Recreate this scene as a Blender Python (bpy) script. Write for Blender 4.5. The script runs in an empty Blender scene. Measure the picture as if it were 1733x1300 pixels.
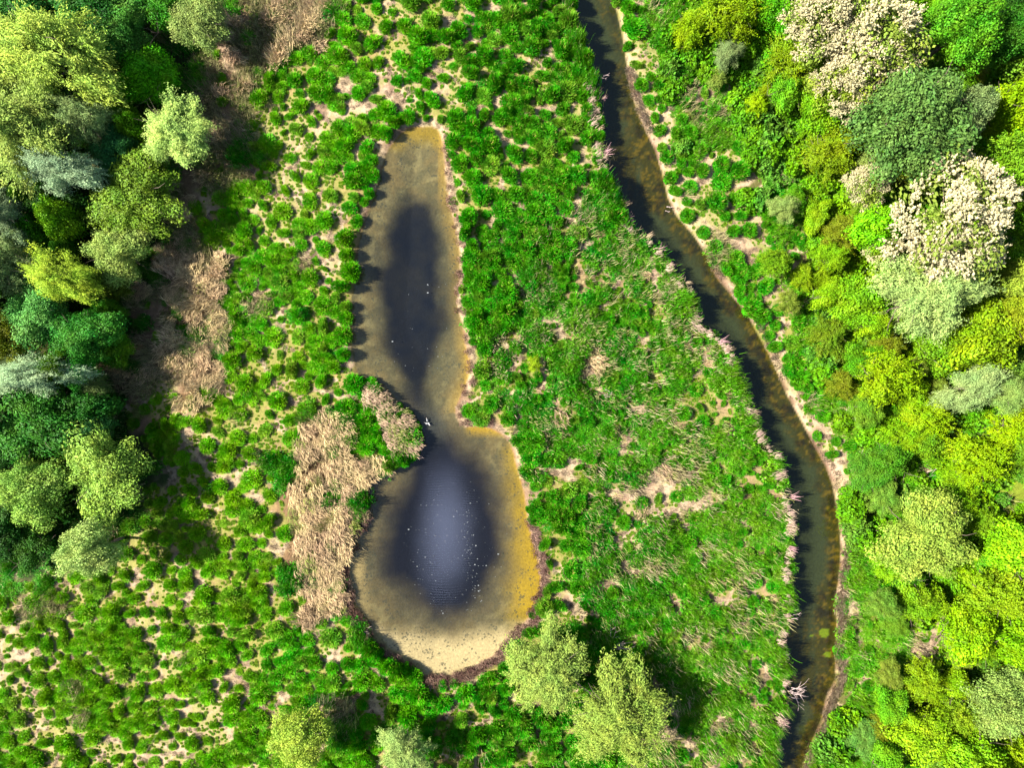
import bpy, math, numpy as np
from mathutils import Vector
R = math.radians
scene = bpy.context.scene
C = scene.collection
rng = np.random.default_rng(7)

# ------------------------------------------------------------------ camera, sky, sun, exposure
H_CAM = 58.0
cam_d = bpy.data.cameras.new("camera"); cam = bpy.data.objects.new("camera", cam_d); C.objects.link(cam)
cam.location = (0, 0, H_CAM); cam.rotation_euler = (0, 0, 0)
cam_d.sensor_width = 36; cam_d.lens = 36 * H_CAM / 86.65; cam_d.clip_end = 5000; cam_d.clip_start = 0.5
scene.camera = cam
SUN_EL = 41.0
world = bpy.data.worlds.new("World"); scene.world = world; world.use_nodes = True
nt = world.node_tree; nt.nodes.clear()
wo = nt.nodes.new("ShaderNodeOutputWorld"); bg = nt.nodes.new("ShaderNodeBackground")
sky = nt.nodes.new("ShaderNodeTexSky"); sky.sky_type = 'NISHITA'; sky.sun_disc = False
sky.sun_elevation = R(SUN_EL); sky.sun_rotation = R(268)
bg.inputs[1].default_value = 0.06
# a small bright cloud high in the sky (the pond mirrors it)
tc = nt.nodes.new("ShaderNodeTexCoord"); mp = nt.nodes.new("ShaderNodeVectorMath"); mp.operation = 'SUBTRACT'
mp.inputs[1].default_value = (-0.095, -0.205, 0.97)
sc_ = nt.nodes.new("ShaderNodeVectorMath"); sc_.operation = 'MULTIPLY'; sc_.inputs[1].default_value = (19, 8.5, 3.0)
ln = nt.nodes.new("ShaderNodeVectorMath"); ln.operation = 'LENGTH'
nz = nt.nodes.new("ShaderNodeTexNoise"); nz.inputs['Scale'].default_value = 9; nz.inputs['Detail'].default_value = 5
ad = nt.nodes.new("ShaderNodeMath"); ad.operation = 'MULTIPLY_ADD'; ad.inputs[1].default_value = 0.6; 
mr = nt.nodes.new("ShaderNodeMapRange"); mr.interpolation_type = 'SMOOTHERSTEP'
mr.inputs['From Min'].default_value = 1.4; mr.inputs['From Max'].default_value = 0.25
mr.inputs['To Min'].default_value = 0; mr.inputs['To Max'].default_value = 1
mx = nt.nodes.new("ShaderNodeMix"); mx.data_type = 'RGBA'; mx.inputs['B'].default_value = (20, 23.5, 36, 1)
L = nt.links.new
L(tc.outputs['Generated'], mp.inputs[0]); L(mp.outputs[0], sc_.inputs[0]); L(sc_.outputs[0], ln.inputs[0])
L(tc.outputs['Generated'], nz.inputs['Vector']); L(nz.outputs['Fac'], ad.inputs[0]); L(ln.outputs['Value'], ad.inputs[2])
L(ad.outputs[0], mr.inputs['Value']); L(mr.outputs[0], mx.inputs['Factor'])
L(sky.outputs[0], mx.inputs['A']); L(mx.outputs['Result'], bg.inputs[0]); L(bg.outputs[0], wo.inputs[0])

sd = bpy.data.lights.new("sun", 'SUN'); sd.energy = 5.0; sd.angle = R(0.5); sd.color = (1, .955, .88)
sun = bpy.data.objects.new("sun", sd); C.objects.link(sun)
sdir = Vector((math.cos(R(SUN_EL)), -0.03, -math.sin(R(SUN_EL))))
sun.rotation_euler = sdir.to_track_quat('-Z', 'Y').to_euler(); sun.location = (-60, 0, 60)
scene.view_settings.view_transform = 'Standard'; scene.view_settings.look = 'None'
scene.view_settings.exposure = 2.0; scene.view_settings.gamma = 1
scene.cycles.max_bounces = 5; scene.cycles.diffuse_bounces = 2; scene.cycles.glossy_bounces = 2
scene.cycles.transparent_max_bounces = 12; scene.cycles.transmission_bounces = 3
scene.cycles.caustics_reflective = False; scene.cycles.caustics_refractive = False

# ------------------------------------------------------------------ helpers
S = 0.05                                                     # metres on the ground per photograph pixel
def w2(px, py): return (np.asarray(px, float) - 866.5) * S, (650 - np.asarray(py, float)) * S
def lin(c):
    c = np.asarray(c, float) / 255.0
    return np.where(c <= .04045, c / 12.92, ((c + .055) / 1.055) ** 2.4)
def T(r, g, b, k=1.9): return lin((r, g, b)) / k             # an appearance in full sun -> base colour
def F(r, g, b): return T(min(r + .03 * g, .86 * g) * (1 - .12 * (b < 45) * (r > 140)), g * (1 - .05 * (b < 60) * (r > 130)), b * (.62 if b < 60 else .84), 1.8)                       # foliage: leaves face every way
def hsh(ix, iy, seed):
    n = (ix.astype(np.int64) * 374761393 + iy.astype(np.int64) * 668265263 + seed * 1274126177) & 0x7fffffff
    n = ((n ^ (n >> 13)) * 1274126177) & 0x7fffffff
    n = n ^ (n >> 16)
    return (n & 0xffffff) / float(0xffffff)
def vnoise(x, y, seed):
    xi = np.floor(x); yi = np.floor(y); fx = x - xi; fy = y - yi
    fx = fx * fx * (3 - 2 * fx); fy = fy * fy * (3 - 2 * fy)
    a = hsh(xi, yi, seed); b = hsh(xi + 1, yi, seed); c = hsh(xi, yi + 1, seed); d = hsh(xi + 1, yi + 1, seed)
    return (a * (1 - fx) + b * fx) * (1 - fy) + (c * (1 - fx) + d * fx) * fy
def fbm(x, y, wl, seed, octs=3):
    s = 0; a = 1; t = 0
    for o in range(octs):
        ca, sa = math.cos(o * 1.1 + .4), math.sin(o * 1.1 + .4)
        s = s + a * vnoise((x * ca - y * sa) / wl + 91, (x * sa + y * ca) / wl + 37, seed + o * 13); t += a; a *= .5; wl *= .5
    return s / t
def uni(n): return 1 / (1 + np.exp(-(n - .5) * 10.5))       # fbm -> roughly even 0..1
def smooth(e0, e1, x):
    t = np.clip((x - e0) / (e1 - e0), 0, 1); return t * t * (3 - 2 * t)

def mesh_q(name, V, Q, mat=None, attrs=None, smooth_shade=False, pattrs=None, k=4):
    me = bpy.data.meshes.new(name)
    V = np.asarray(V, np.float32); Q = np.asarray(Q, np.int32).reshape(-1, k)
    me.vertices.add(len(V)); me.vertices.foreach_set('co', V.ravel())
    me.loops.add(Q.size); me.loops.foreach_set('vertex_index', Q.ravel())
    me.polygons.add(len(Q)); me.polygons.foreach_set('loop_start', np.arange(0, Q.size, k, dtype=np.int32))
    me.polygons.foreach_set('use_smooth', np.full(len(Q), smooth_shade))
    for n, a in (attrs or {}).items():
        at = me.attributes.new(n, 'FLOAT', 'FACE'); at.data.foreach_set('value', np.asarray(a, np.float32).ravel())
    for n, a in (pattrs or {}).items():
        a = np.asarray(a, np.float32)
        if a.ndim == 2:
            at = me.attributes.new(n, 'FLOAT_COLOR', 'POINT')
            at.data.foreach_set('color', np.concatenate([a, np.ones((len(a), 1), np.float32)], 1).ravel())
        else:
            at = me.attributes.new(n, 'FLOAT', 'POINT'); at.data.foreach_set('value', a.ravel())
    me.update(calc_edges=True)
    if mat: me.materials.append(mat)
    return me
def obj(name, me, parent=None):
    o = bpy.data.objects.new(name, me); C.objects.link(o)
    if parent: o.parent = parent
    return o
def tag(o, label=None, cat=None, group=None, kind=None):
    if label: o['label'] = label
    if cat: o['category'] = cat
    if group: o['group'] = group
    if kind: o['kind'] = kind
    return o

class Bag:                                                   # collects quads for ONE mesh
    def __init__(s): s.V = []; s.Q = []; s.A = []; s.n = 0
    def add(s, V, Q, A):
        s.V.append(V); s.Q.append(Q + s.n); s.A.append(np.broadcast_to(A, (len(Q),))); s.n += len(V)
    def mesh(s, name, mat, sm=False):
        return mesh_q(name, np.concatenate(s.V), np.concatenate(s.Q), mat, {'v': np.concatenate(s.A)}, sm)
def nrm(a): return a / np.maximum(np.linalg.norm(a, axis=1, keepdims=True), 1e-9)
def leaves(P, N, size, aspect=1.7, A=None, along=None, g=rng):
    n = len(P); N = nrm(N)
    t = g.normal(size=(n, 3)) if along is None else along
    t = nrm(t - N * np.sum(t * N, 1, keepdims=True)); b = np.cross(N, t)
    sz = np.broadcast_to(size, (n,))[:, None]; l = t * sz * .5 * math.sqrt(aspect); w = b * sz * .5 / math.sqrt(aspect)
    V = np.stack([P - l, P + w + N * sz * .06, P + l, P - w + N * sz * .06], 1).reshape(-1, 3)
    return V, np.arange(4 * n).reshape(n, 4), (g.random(n) if A is None else A)
def blades(P, az, length, lean, width, segs=3, droop=1.0, A=None, g=rng):
    """curved tapering blades: base P, azimuth az, length, lean from upright (rad) growing along the blade"""
    n = len(P); d = np.stack([np.cos(az), np.sin(az), 0 * az], 1); side = np.stack([-np.sin(az), np.cos(az), 0 * az], 1)
    cur = P.copy(); rows = []
    for i in range(segs + 1):
        f = i / segs; w = width * (1 - f) ** .7 * .5 + .003
        rows.append((cur - side * np.reshape(w, (-1, 1)), cur + side * np.reshape(w, (-1, 1))))
        a = lean * (.35 + droop * (i + .5) / segs); st = np.reshape(length / segs, (-1, 1))
        cur = cur + d * st * np.sin(a)[:, None] + np.array([0, 0, 1.]) * st * np.cos(a)[:, None]
    V = np.stack([q for r in rows for q in r], 1)            # n, 2(segs+1), 3
    k = 2 * (segs + 1); base = (np.arange(n) * k)[:, None]
    Q = np.concatenate([base + np.array([2 * i, 2 * i + 1, 2 * i + 3, 2 * i + 2]) for i in range(segs)], 0)
    A = g.random(n) if A is None else A
    return V.reshape(-1, 3), Q, np.tile(A, segs)
def tube(pts, rad, sides=6):
    pts = np.asarray(pts, float); m = len(pts); T_ = nrm(np.gradient(pts, axis=0))
    up = np.array([.3, .2, .9]); u = nrm(np.cross(T_, up)); v = np.cross(T_, u)
    a = np.linspace(0, 2 * math.pi, sides, endpoint=False)
    V = (pts[:, None] + (u[:, None] * np.cos(a)[None, :, None] + v[:, None] * np.sin(a)[None, :, None]) * np.asarray(rad)[:, None, None]).reshape(-1, 3)
    Q = [[i * sides + j, i * sides + (j + 1) % sides, (i + 1) * sides + (j + 1) % sides, (i + 1) * sides + j] for i in range(m - 1) for j in range(sides)]
    V = np.concatenate([V, [pts[-1] + T_[-1] * rad[-1] * .5]]); e = (m - 1) * sides
    Q += [[e + j, e + (j + 1) % sides, len(V) - 1, len(V) - 1] for j in range(0)]
    Q += [[e, e + 1, e + 2, e + 3]] if sides >= 4 else []
    return V, np.array(Q)
def dome(rx, ry, rz, nu=14, nv=6, rough=.12, seed=0, g=rng):
    u = np.linspace(0, 2 * math.pi, nu, endpoint=False); v = np.linspace(-.25, math.pi / 2 * .97, nv)
    uu, vv = np.meshgrid(u, v); r = 1 + rough * (g.random(uu.shape) - .5) * 2
    V = np.stack([np.cos(uu) * np.cos(vv) * rx * r, np.sin(uu) * np.cos(vv) * ry * r, np.sin(vv) * rz * r], -1).reshape(-1, 3)
    Q = [[i * nu + j, i * nu + (j + 1) % nu, (i + 1) * nu + (j + 1) % nu, (i + 1) * nu + j] for i in range(nv - 1) for j in range(nu)]
    Q += [[(nv - 1) * nu + j, (nv - 1) * nu + (j + 1) % nu, (nv - 1) * nu + (nu // 2), (nv - 1) * nu + (nu // 2 + 1) % nu] for j in range(0)]
    return V, np.array(Q)

# ------------------------------------------------------------------ materials
def new_mat(name):
    m = bpy.data.materials.new(name); m.use_nodes = True; m.node_tree.nodes.clear(); return m
def leaf_mat(name, col=None, trans=.22, rough=.55, spec=.25, dead=None, vmin=.62, vmax=1.38, hue=.12):
    """col None: the tint comes with each plant (instance attribute or custom property 'tint')"""
    m = new_mat(name); t = m.node_tree; N = t.nodes.new; l = t.links.new
    out = N('ShaderNodeOutputMaterial'); p = N('ShaderNodeBsdfPrincipled'); tr = N('ShaderNodeBsdfTranslucent'); mix = N('ShaderNodeMixShader')
    at = N('ShaderNodeAttribute'); at.attribute_name = 'v'
    mr = N('ShaderNodeMapRange'); mr.inputs['To Min'].default_value = vmin; mr.inputs['To Max'].default_value = vmax
    l(at.outputs['Fac'], mr.inputs['Value'])
    if col is None:
        ti = N('ShaderNodeAttribute'); ti.attribute_type = 'INSTANCER'; ti.attribute_name = 'tint'; csock = ti.outputs['Color']
    else:
        rgb = N('ShaderNodeRGB'); rgb.outputs[0].default_value = (*col, 1); csock = rgb.outputs[0]
    # patches of warmer and cooler leaves through the plant
    geo = N('ShaderNodeNewGeometry'); nz = N('ShaderNodeTexNoise'); nz.inputs['Scale'].default_value = .9; nz.inputs['Detail'].default_value = 3
    l(geo.outputs['Position'], nz.inputs['Vector'])
    hs = N('ShaderNodeHueSaturation'); mh = N('ShaderNodeMapRange'); mh.inputs['From Min'].default_value = .3; mh.inputs['From Max'].default_value = .7
    mh.inputs['To Min'].default_value = .5 - hue * .25; mh.inputs['To Max'].default_value = .5 + hue * .25
    l(nz.outputs['Fac'], mh.inputs['Value']); l(mh.outputs[0], hs.inputs['Hue']); l(mr.outputs[0], hs.inputs['Value']); l(csock, hs.inputs['Color'])
    c = hs.outputs['Color']
    if dead is not None:                                     # the oldest blades (v near 1) are straw-coloured
        st = N('ShaderNodeMapRange'); st.inputs['From Min'].default_value = 1 - dead[3]; st.inputs['From Max'].default_value = 1 - dead[3] + .02
        l(at.outputs['Fac'], st.inputs['Value']); md = N('ShaderNodeMix'); md.data_type = 'RGBA'; md.inputs['B'].default_value = (*dead[:3], 1)
        l(st.outputs[0], md.inputs['Factor']); l(c, md.inputs['A']); c = md.outputs['Result']
    l(c, p.inputs['Base Color']); p.inputs['Roughness'].default_value = rough; p.inputs['Specular IOR Level'].default_value = spec
    l(c, tr.inputs['Color']); mix.inputs[0].default_value = trans
    l(p.outputs[0], mix.inputs[1]); l(tr.outputs[0], mix.inputs[2]); l(mix.outputs[0], out.inputs[0])
    return m
def solid_mat(name, col, rough=.8, nscale=6, amp=.35, bump=0):
    m = new_mat(name); t = m.node_tree; N = t.nodes.new; l = t.links.new
    out = N('ShaderNodeOutputMaterial'); p = N('ShaderNodeBsdfPrincipled'); nz = N('ShaderNodeTexNoise'); nz.inputs['Scale'].default_value = nscale; nz.inputs['Detail'].default_value = 4
    geo = N('ShaderNodeNewGeometry'); l(geo.outputs['Position'], nz.inputs['Vector'])
    mr = N('ShaderNodeMapRange'); mr.inputs['To Min'].default_value = 1 - amp * 1.6; mr.inputs['To Max'].default_value = 1 + amp * 1.6
    l(nz.outputs['Fac'], mr.inputs['Value']); mm = N('ShaderNodeVectorMath'); mm.operation = 'SCALE'; mm.inputs[0].default_value = tuple(col)
    l(mr.outputs[0], mm.inputs['Scale']); l(mm.outputs[0], p.inputs['Base Color']); p.inputs['Roughness'].default_value = rough
    p.inputs['Specular IOR Level'].default_value = .2
    if bump:
        b = N('ShaderNodeBump'); b.inputs['Strength'].default_value = bump; l(nz.outputs['Fac'], b.inputs['Height']); l(b.outputs[0], p.inputs['Normal'])
    l(p.outputs[0], out.inputs[0]); return m
STRAW = T(226, 198, 150); PINK = T(222, 180, 165)
M_GRASS = leaf_mat('sedge_blades', trans=.16, dead=(*T(200, 200, 90), .06), spec=.08, hue=.08)
M_HERB = leaf_mat('herb_leaves', trans=.15, dead=(*T(205, 200, 130), .06), vmin=.45, vmax=1.5, spec=.1, hue=.08)
M_LEAF = leaf_mat('tree_leaves', trans=.18, vmin=.5, vmax=1.5, hue=.08, spec=.1)
M_STRAW = leaf_mat('dead_reed', trans=.08, vmin=.25, vmax=1.3, hue=.04, spec=.1, rough=.8)
M_FLOWER = leaf_mat('white_blossom', (.42, .37, .20), trans=.15, vmin=.75, vmax=1.1, hue=.03, spec=.1)
M_BARK = solid_mat('bark', (.10, .075, .055), .9, 9, .4, .5)
M_DEADWOOD = solid_mat('bleached_wood', (.36, .27, .24), .85, 7, .35)

# ------------------------------------------------------------------ outlines traced on the ground
POND = [(690,217),(715,214),(741,217),(750,248),(753,288),(760,338),(770,382),(779,425),(777,470),(774,515),(783,548),(787,582),(796,620),(787,655),(772,688),(772,706),
        (786,722),(808,722),(834,727),(863,749),(874,790),(886,830),(892,870),(899,905),(909,940),(916,975),(911,1008),(892,1050),(866,1075),(838,1108),(804,1128),(770,1142),(722,1145),
        (682,1120),(642,1092),(618,1063),(601,1029),(590,990),(588,951),(600,917),(622,885),(625,860),(622,830),(632,806),(660,797),(684,786),(706,766),(708,732),(698,701),(668,678),(648,652),(612,642),
        (599,618),(592,572),(590,528),(598,481),(603,430),(613,385),(630,338),(642,298),(652,262),(668,237)]
WEST = [(955,-900),(960,-300),(966,-20),(972,34),(988,85),(1000,135),(1013,175),(1014,220),(1022,257),(1026,288),(1036,321),(1050,350),(1062,382),(1092,403),(1121,430),(1148,474),
        (1166,500),(1178,542),(1206,569),(1232,592),(1246,640),(1262,674),(1276,714),(1295,755),(1312,775),(1318,799),(1332,846),(1334,877),(1338,911),(1336,955),(1336,1012),(1332,1050),(1324,1097),
        (1326,1148),(1322,1198),(1314,1249),(1300,1300),(1270,1500),(1250,2200)]
EAST = [(1010,-900),(1018,-300),(1032,-20),(1046,17),(1054,51),(1060,88),(1066,135),(1078,179),(1094,217),(1110,250),(1122,288),(1132,332),(1146,362),(1178,399),(1200,433),(1214,467),(1240,498),
        (1268,531),(1285,565),(1303,596),(1314,620),(1334,667),(1362,718),(1381,755),(1400,789),(1413,823),(1420,863),(1424,894),(1427,928),(1424,978),(1417,1019),(1420,1063),(1417,1110),(1418,1150),
        (1401,1185),(1394,1219),(1380,1253),(1362,1300),(1330,1500),(1310,2200)]
def resample(P, closed, step=.35):
    P = np.array(P, float); n = len(P); out = []
    for i in range(n if closed else n - 1):
        p0, p1, p2, p3 = (P[(i + k) % n] if closed else P[min(max(i + k, 0), n - 1)] for k in (-1, 0, 1, 2))
        m = max(2, min(30, int(np.linalg.norm(p2 - p1) * S / step)))
        t = np.linspace(0, 1, m, endpoint=False)[:, None]
        out.append(.5 * ((2 * p1) + (-p0 + p2) * t + (2 * p0 - 5 * p1 + 4 * p2 - p3) * t * t + (-p0 + 3 * p1 - 3 * p2 + p3) * t ** 3))
    q = np.concatenate(out); return q if closed else np.vstack([q, P[-1]])
pond_px = resample(POND, True); west_px = resample(WEST, False); east_px = resample(EAST, False)
stream_px = np.concatenate([west_px, east_px[::-1]])
def seg_dist(x, y, P, closed=True):                          # distance in pixels
    d = np.full(x.shape, 1e9); n = len(P)
    for i in range(n if closed else n - 1):
        a = P[i]; b = P[(i + 1) % n]; ab = b - a; l2 = max(ab @ ab, 1e-9)
        t = np.clip(((x - a[0]) * ab[0] + (y - a[1]) * ab[1]) / l2, 0, 1)
        d = np.minimum(d, (x - a[0] - t * ab[0]) ** 2 + (y - a[1] - t * ab[1]) ** 2)
    return np.sqrt(d)
def inside(x, y, P):
    c = np.zeros(x.shape, bool); n = len(P)
    for i in range(n):
        a = P[i]; b = P[(i + 1) % n]
        if a[1] == b[1]: continue
        k = ((a[1] > y) != (b[1] > y)) & (x < (b[0] - a[0]) * (y - a[1]) / (b[1] - a[1]) + a[0]); c ^= k
    return c
POND_C = np.array(POND, float); STREAM_C = np.array(WEST + EAST[::-1], float)
def sd(x, y, P):                                             # signed, metres, + inside
    d = seg_dist(x, y, P) * S
    return np.where(inside(x, y, P), d, -d)

# raster of the two signed distances over the plot, looked up everywhere else
GX0, GX1, GY0, GY1, GST = -150, 1883, -130, 1430, 4.0
gx = np.arange(GX0, GX1 + .1, GST); gy = np.arange(GY0, GY1 + .1, GST); GXX, GYY = np.meshgrid(gx, gy)
R_POND = sd(GXX, GYY, resample(POND, True, .8)); R_STR = sd(GXX, GYY, STREAM_C)
R_WEST = seg_dist(GXX, GYY, np.array(WEST, float), False) * S; R_EAST = seg_dist(GXX, GYY, np.array(EAST, float), False) * S
def look(A, px, py):
    u = np.clip((px - GX0) / GST, 0, A.shape[1] - 1.001); v = np.clip((py - GY0) / GST, 0, A.shape[0] - 1.001)
    i = u.astype(int); j = v.astype(int); fu = u - i; fv = v - j
    return (A[j, i] * (1 - fu) + A[j, i + 1] * fu) * (1 - fv) + (A[j + 1, i] * (1 - fu) + A[j + 1, i + 1] * fu) * fv

# ------------------------------------------------------------------ what grows where (one letter per 2.2 m of ground)
GRID = """
WWWWWWWWWppppggtgtgttt..tllyyyyyyyyyyyyy
WWWWWWWWpppppgggttgttt..tllyyyyyyyyyyyyy
WWWWWWWWppptgggttttgtt..tslsyyyyyyyyyyyy
WWWWWWWppptggtssstgggtt..slllyyyyyyyyyyy
WWWWWWWWppttsststgggggt..slllyyyyyyyyyyy
WWWWWWWppptsstg..sgsggt..slllyyyyyyyyyyy
WWWWWWWppptstgg..sggggtt..sstlyyyyyyyyyy
WWWWWWWpsttstg...sggggtt..sttllyyyyyyyyy
WWWWWWWpgttttg...sgddddmt..sttllyyyyyyyy
WWWWWWWpsttttg....gdddmmMm..tsllyyyyyyyy
WWWWWWppSstttg....ddmmmmmMm.gtslyyyyyyyy
WWWWWppSSsttgg....ddmmmmmMM..gslyyyyyyyy
WWWWWppSSgstgg....ddmmmmmmmM..glyyyyyyyy
WWWWpppSSgtggg....dmmmmmmmmm..glyyyyyyyy
WWWWpppSSggggg....dmmmmMmmmmm..gyyyyyyyy
WWWWWpsSgggggggg..dmmMmmmmmmm..slyyyyyyy
WWWWWpgggtgdSSgg..dmmMmmmmmmmm..slyyyyyy
WWWWWWgsgtddSSgg....dmmmMmmmmm..slyyyyyy
WWWWWWWttgdSSSS.....ddmmMMMMmmm.sllysyyy
WWWWWWttgggSSSS.....dddmMssMmmm..llyyyyy
WWWWWtgggggSSS.......ddmsMsmmmm..llyyyyy
WWWWtggggggSSS.......gdMmmmmmmm..llyyyyy
WWtttgttgggSSS.......gdMmMmmmmm..llyyyyy
tttggggtggggSS.......tsmmmmmmmm..lllyyyy
sttggttgggggtgS.....gddmmmmmmmm..llMsyyy
ssttgtttggggtgg....ggdddmmmmmmm..llMMyyy
stttggttsgtggtggssggddddmmmMmmm..lllyyyy
ttgtgttssgggMMdgdgggddddmmMmmmm.llllyyyy
tgttggssttgggMdddgddddddmmmmmMm.llllyyyy
ggttssstgttggggdddddddddmmmmmm..llllyyyy
""".split()
assert all(len(r) == 40 for r in GRID) and len(GRID) == 30, [len(r) for r in GRID]
#        tussock herb stalk straw under drygrass  ground colour (in sun)
ZONE = {'W': (.10, .45, .00, .00, .10, .15, (74, 92, 48)),
        'p': (.26, .14, .06, .25, .00, .60, (180, 146, 112)),
        'S': (.08, .22, .06, .84, .00, .10, (168, 132, 96)),
        's': (.66, .03, .03, .00, .00, .05, (242, 206, 164)),
        't': (.88, .03, .03, .00, .00, .05, (236, 204, 150)),
        'g': (.95, .04, .02, .00, .00, .02, (214, 182, 122)),
        'd': (.95, .22, .14, .00, .00, .00, (190, 165, 110)),
        'm': (.62, .60, .30, .01, .00, .03, (206, 174, 126)),
        'M': (.45, .42, .45, .04, .00, .08, (225, 185, 150)),
        'y': (.00, .20, .06, .00, .92, .08, (96, 112, 34)),
        'l': (.55, .55, .10, .00, .12, .04, (130, 125, 70)),
        '.': (.00, .00, .00, .00, .00, .00, (205, 175, 145))}
Z = np.zeros((30, 40, 9))
for j, r in enumerate(GRID):
    for i, ch in enumerate(r):
        z = ZONE[ch]; Z[j, i] = [*z[:6], *(lin(z[6]) / 2.9)]
# water cells borrow their nearest land neighbours so that the bank keeps its own growth
for j in range(30):
    for i in range(40):
        if GRID[j][i] == '.':
            best = None
            for dd in range(1, 6):
                c = [Z[j, k] for k in (i - dd, i + dd) if 0 <= k < 40 and GRID[j][k] != '.']
                if c: best = c[0]; break
            if best is not None: Z[j, i] = best
def zone(px, py):
    wx = (fbm(px, py, 60, 5) - .5) * 60; wy = (fbm(px, py, 60, 9) - .5) * 60
    u = np.clip((px + wx) / 43.325 - .5, 0, 38.999); v = np.clip((py + wy) / 43.333 - .5, 0, 28.999)
    i = u.astype(int); j = v.astype(int); fu = smooth(.2, .8, u - i)[..., None]; fv = smooth(.2, .8, v - j)[..., None]
    return (Z[j, i] * (1 - fu) + Z[j, i + 1] * fu) * (1 - fv) + (Z[j + 1, i] * (1 - fu) + Z[j + 1, i + 1] * fu) * fv
# bare sand: paths and patches (px, py, rx, ry, angle)
BARE = [(690,165,75,13,-18),(620,180,40,14,10),(560,195,35,12,25),(660,205,28,7,-40),(640,240,20,6,-50),(740,140,14,8,0),(850,20,22,10,0),(900,35,20,7,-30),(870,240,22,12,0),
        (930,380,14,6,0),(975,360,12,22,20),(985,410,14,10,30),(1150,115,12,20,-20),(1110,120,10,24,-25),(1190,110,28,12,25),(1130,240,9,30,-8),(1140,275,22,12,20),(1180,300,28,10,15),(1230,345,40,16,20),
        (1165,340,20,14,30),(1190,385,14,22,-40),(1285,450,9,30,-25),(1310,480,8,26,-20),(1345,560,8,18,-25),(1375,645,10,20,-30),(1350,680,12,22,-35),(1385,715,14,30,-35),(1420,790,14,45,-12),
        (1450,840,10,12,0),(1110,470,26,10,40),(1130,505,22,12,30),(1080,640,14,10,-30),(1090,700,16,8,20),(960,668,26,5,-14),(880,710,9,14,-30),(965,720,10,5,0),(1165,800,24,16,10),(1170,850,36,24,0),(1080,880,22,18,-20),
        (1130,870,20,14,0),(1060,960,20,12,10),(1150,1030,14,14,0),(1165,1075,14,8,10),(1195,1158,8,12,0),(1225,1220,12,14,-20),(985,1030,7,26,20),(925,1045,26,10,-25),(930,1010,16,8,-20),
        (350,770,26,14,0),(330,790,20,10,0),(405,800,14,20,0),(440,470,14,14,0),(520,480,14,6,0),(455,500,16,10,20),(480,560,12,8,0),(500,680,8,14,0),(545,700,18,8,0),(330,820,14,10,0),(350,465,12,8,0),
        (30,1110,34,26,0),(20,1200,16,20,0),(290,1180,30,20,20),(320,1240,40,22,30),(370,1170,20,12,-20),(420,1190,10,22,0),(130,1150,16,20,20),(165,1110,12,26,10),(260,1130,20,10,0),(290,1000,14,10,0),(330,960,12,8,0),
        (280,960,20,8,0),(70,1020,26,8,15),(100,970,14,14,0),(480,1050,12,8,0),(560,1120,26,14,20),(550,1160,24,14,0),(640,1140,14,10,20),(405,1000,8,20,20),(470,1090,7,20,0),(300,1270,50,10,20),(200,1240,30,8,20),(170,1210,20,12,20),
        (240,680,16,8,0),(215,690,20,12,0),(1500,620,10,8,0),(1570,790,30,12,10),(1500,780,20,6,10),(1575,1090,20,22,0),(1540,1060,10,20,-40),(1450,690,22,9,0),(1435,700,20,8,0),(1640,800,8,8,0),
        (1330,430,14,8,0),(1390,500,10,6,0),(460,270,12,14,0),(500,290,10,30,20),(540,330,10,20,30),(600,260,12,20,-40),(520,400,12,18,20),(470,330,14,20,20),(560,370,10,12,0),(930,105,26,6,30),(1010,230,10,8,0),
        (430,120,20,10,0),(515,165,12,6,0),(820,60,14,8,0),(790,90,12,6,0),(1060,20,5,18,-10),(1050,760,10,14,0),(1000,1230,9,6,0),(1060,830,16,8,0)]
def bare(px, py):
    b = np.zeros(np.shape(px)); nx = px + (fbm(px, py, 16, 21) - .5) * 26; ny = py + (fbm(px, py, 16, 22) - .5) * 26
    for (cx, cy, rx, ry, an) in BARE:
        a = R(an); dx = nx - cx; dy = ny - cy
        q_ = .55 if (cx < 560 or 1100 < cx < 1300 and cy < 560) else .85; rx, ry = rx * q_, ry * q_
        q = np.sqrt(((dx * math.cos(a) + dy * math.sin(a)) / rx) ** 2 + ((-dx * math.sin(a) + dy * math.cos(a)) / ry) ** 2)
        b = np.maximum(b, smooth(1.25, .8, q))
    x_, y_ = w2(px, py); c1 = np.abs(fbm(x_, y_, 5.5, 201, 3) - .5); c2 = np.abs(fbm(x_, y_, 3.2, 205, 3) - .5); zc = zone(px, py)
    b = np.maximum(b, smooth(.030, .014, np.minimum(c1 * 1.1, c2 * .8)) * smooth(.5, .2, zc[..., 4]) * smooth(.5, .2, zc[..., 3]) * smooth(250, 330, px + (py > 960) * 400))
    # a strip of bare mud round the pond's right side, and the stream's far bank
    dp = look(R_POND, px, py); b = np.maximum(b, smooth(-.75, -.45, dp) * smooth(.2, 0, dp) * ((px > 640) & (py < 720) | (px > 730)))
    de = look(R_EAST, px, py); out = look(R_STR, px, py) < .1
    over = .45 * ((py > 390) & (py < 590) | (py > 900) | (py < 60))
    b = np.maximum(b, smooth(.6, .25, de + over + (fbm(px, py, 40, 33, 2) - .5) * 1.5) * out)
    return b
def tus(px, py):                                             # 0..1: below the local cover a tussock grows
    x, y = w2(px, py); wx = x + (fbm(x, y, 3, 71) - .5) * 2.5; wy = y + (fbm(x, y, 3, 72) - .5) * 2.5
    return uni(fbm(wx, wy, 1.9, 3, 3))

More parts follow.
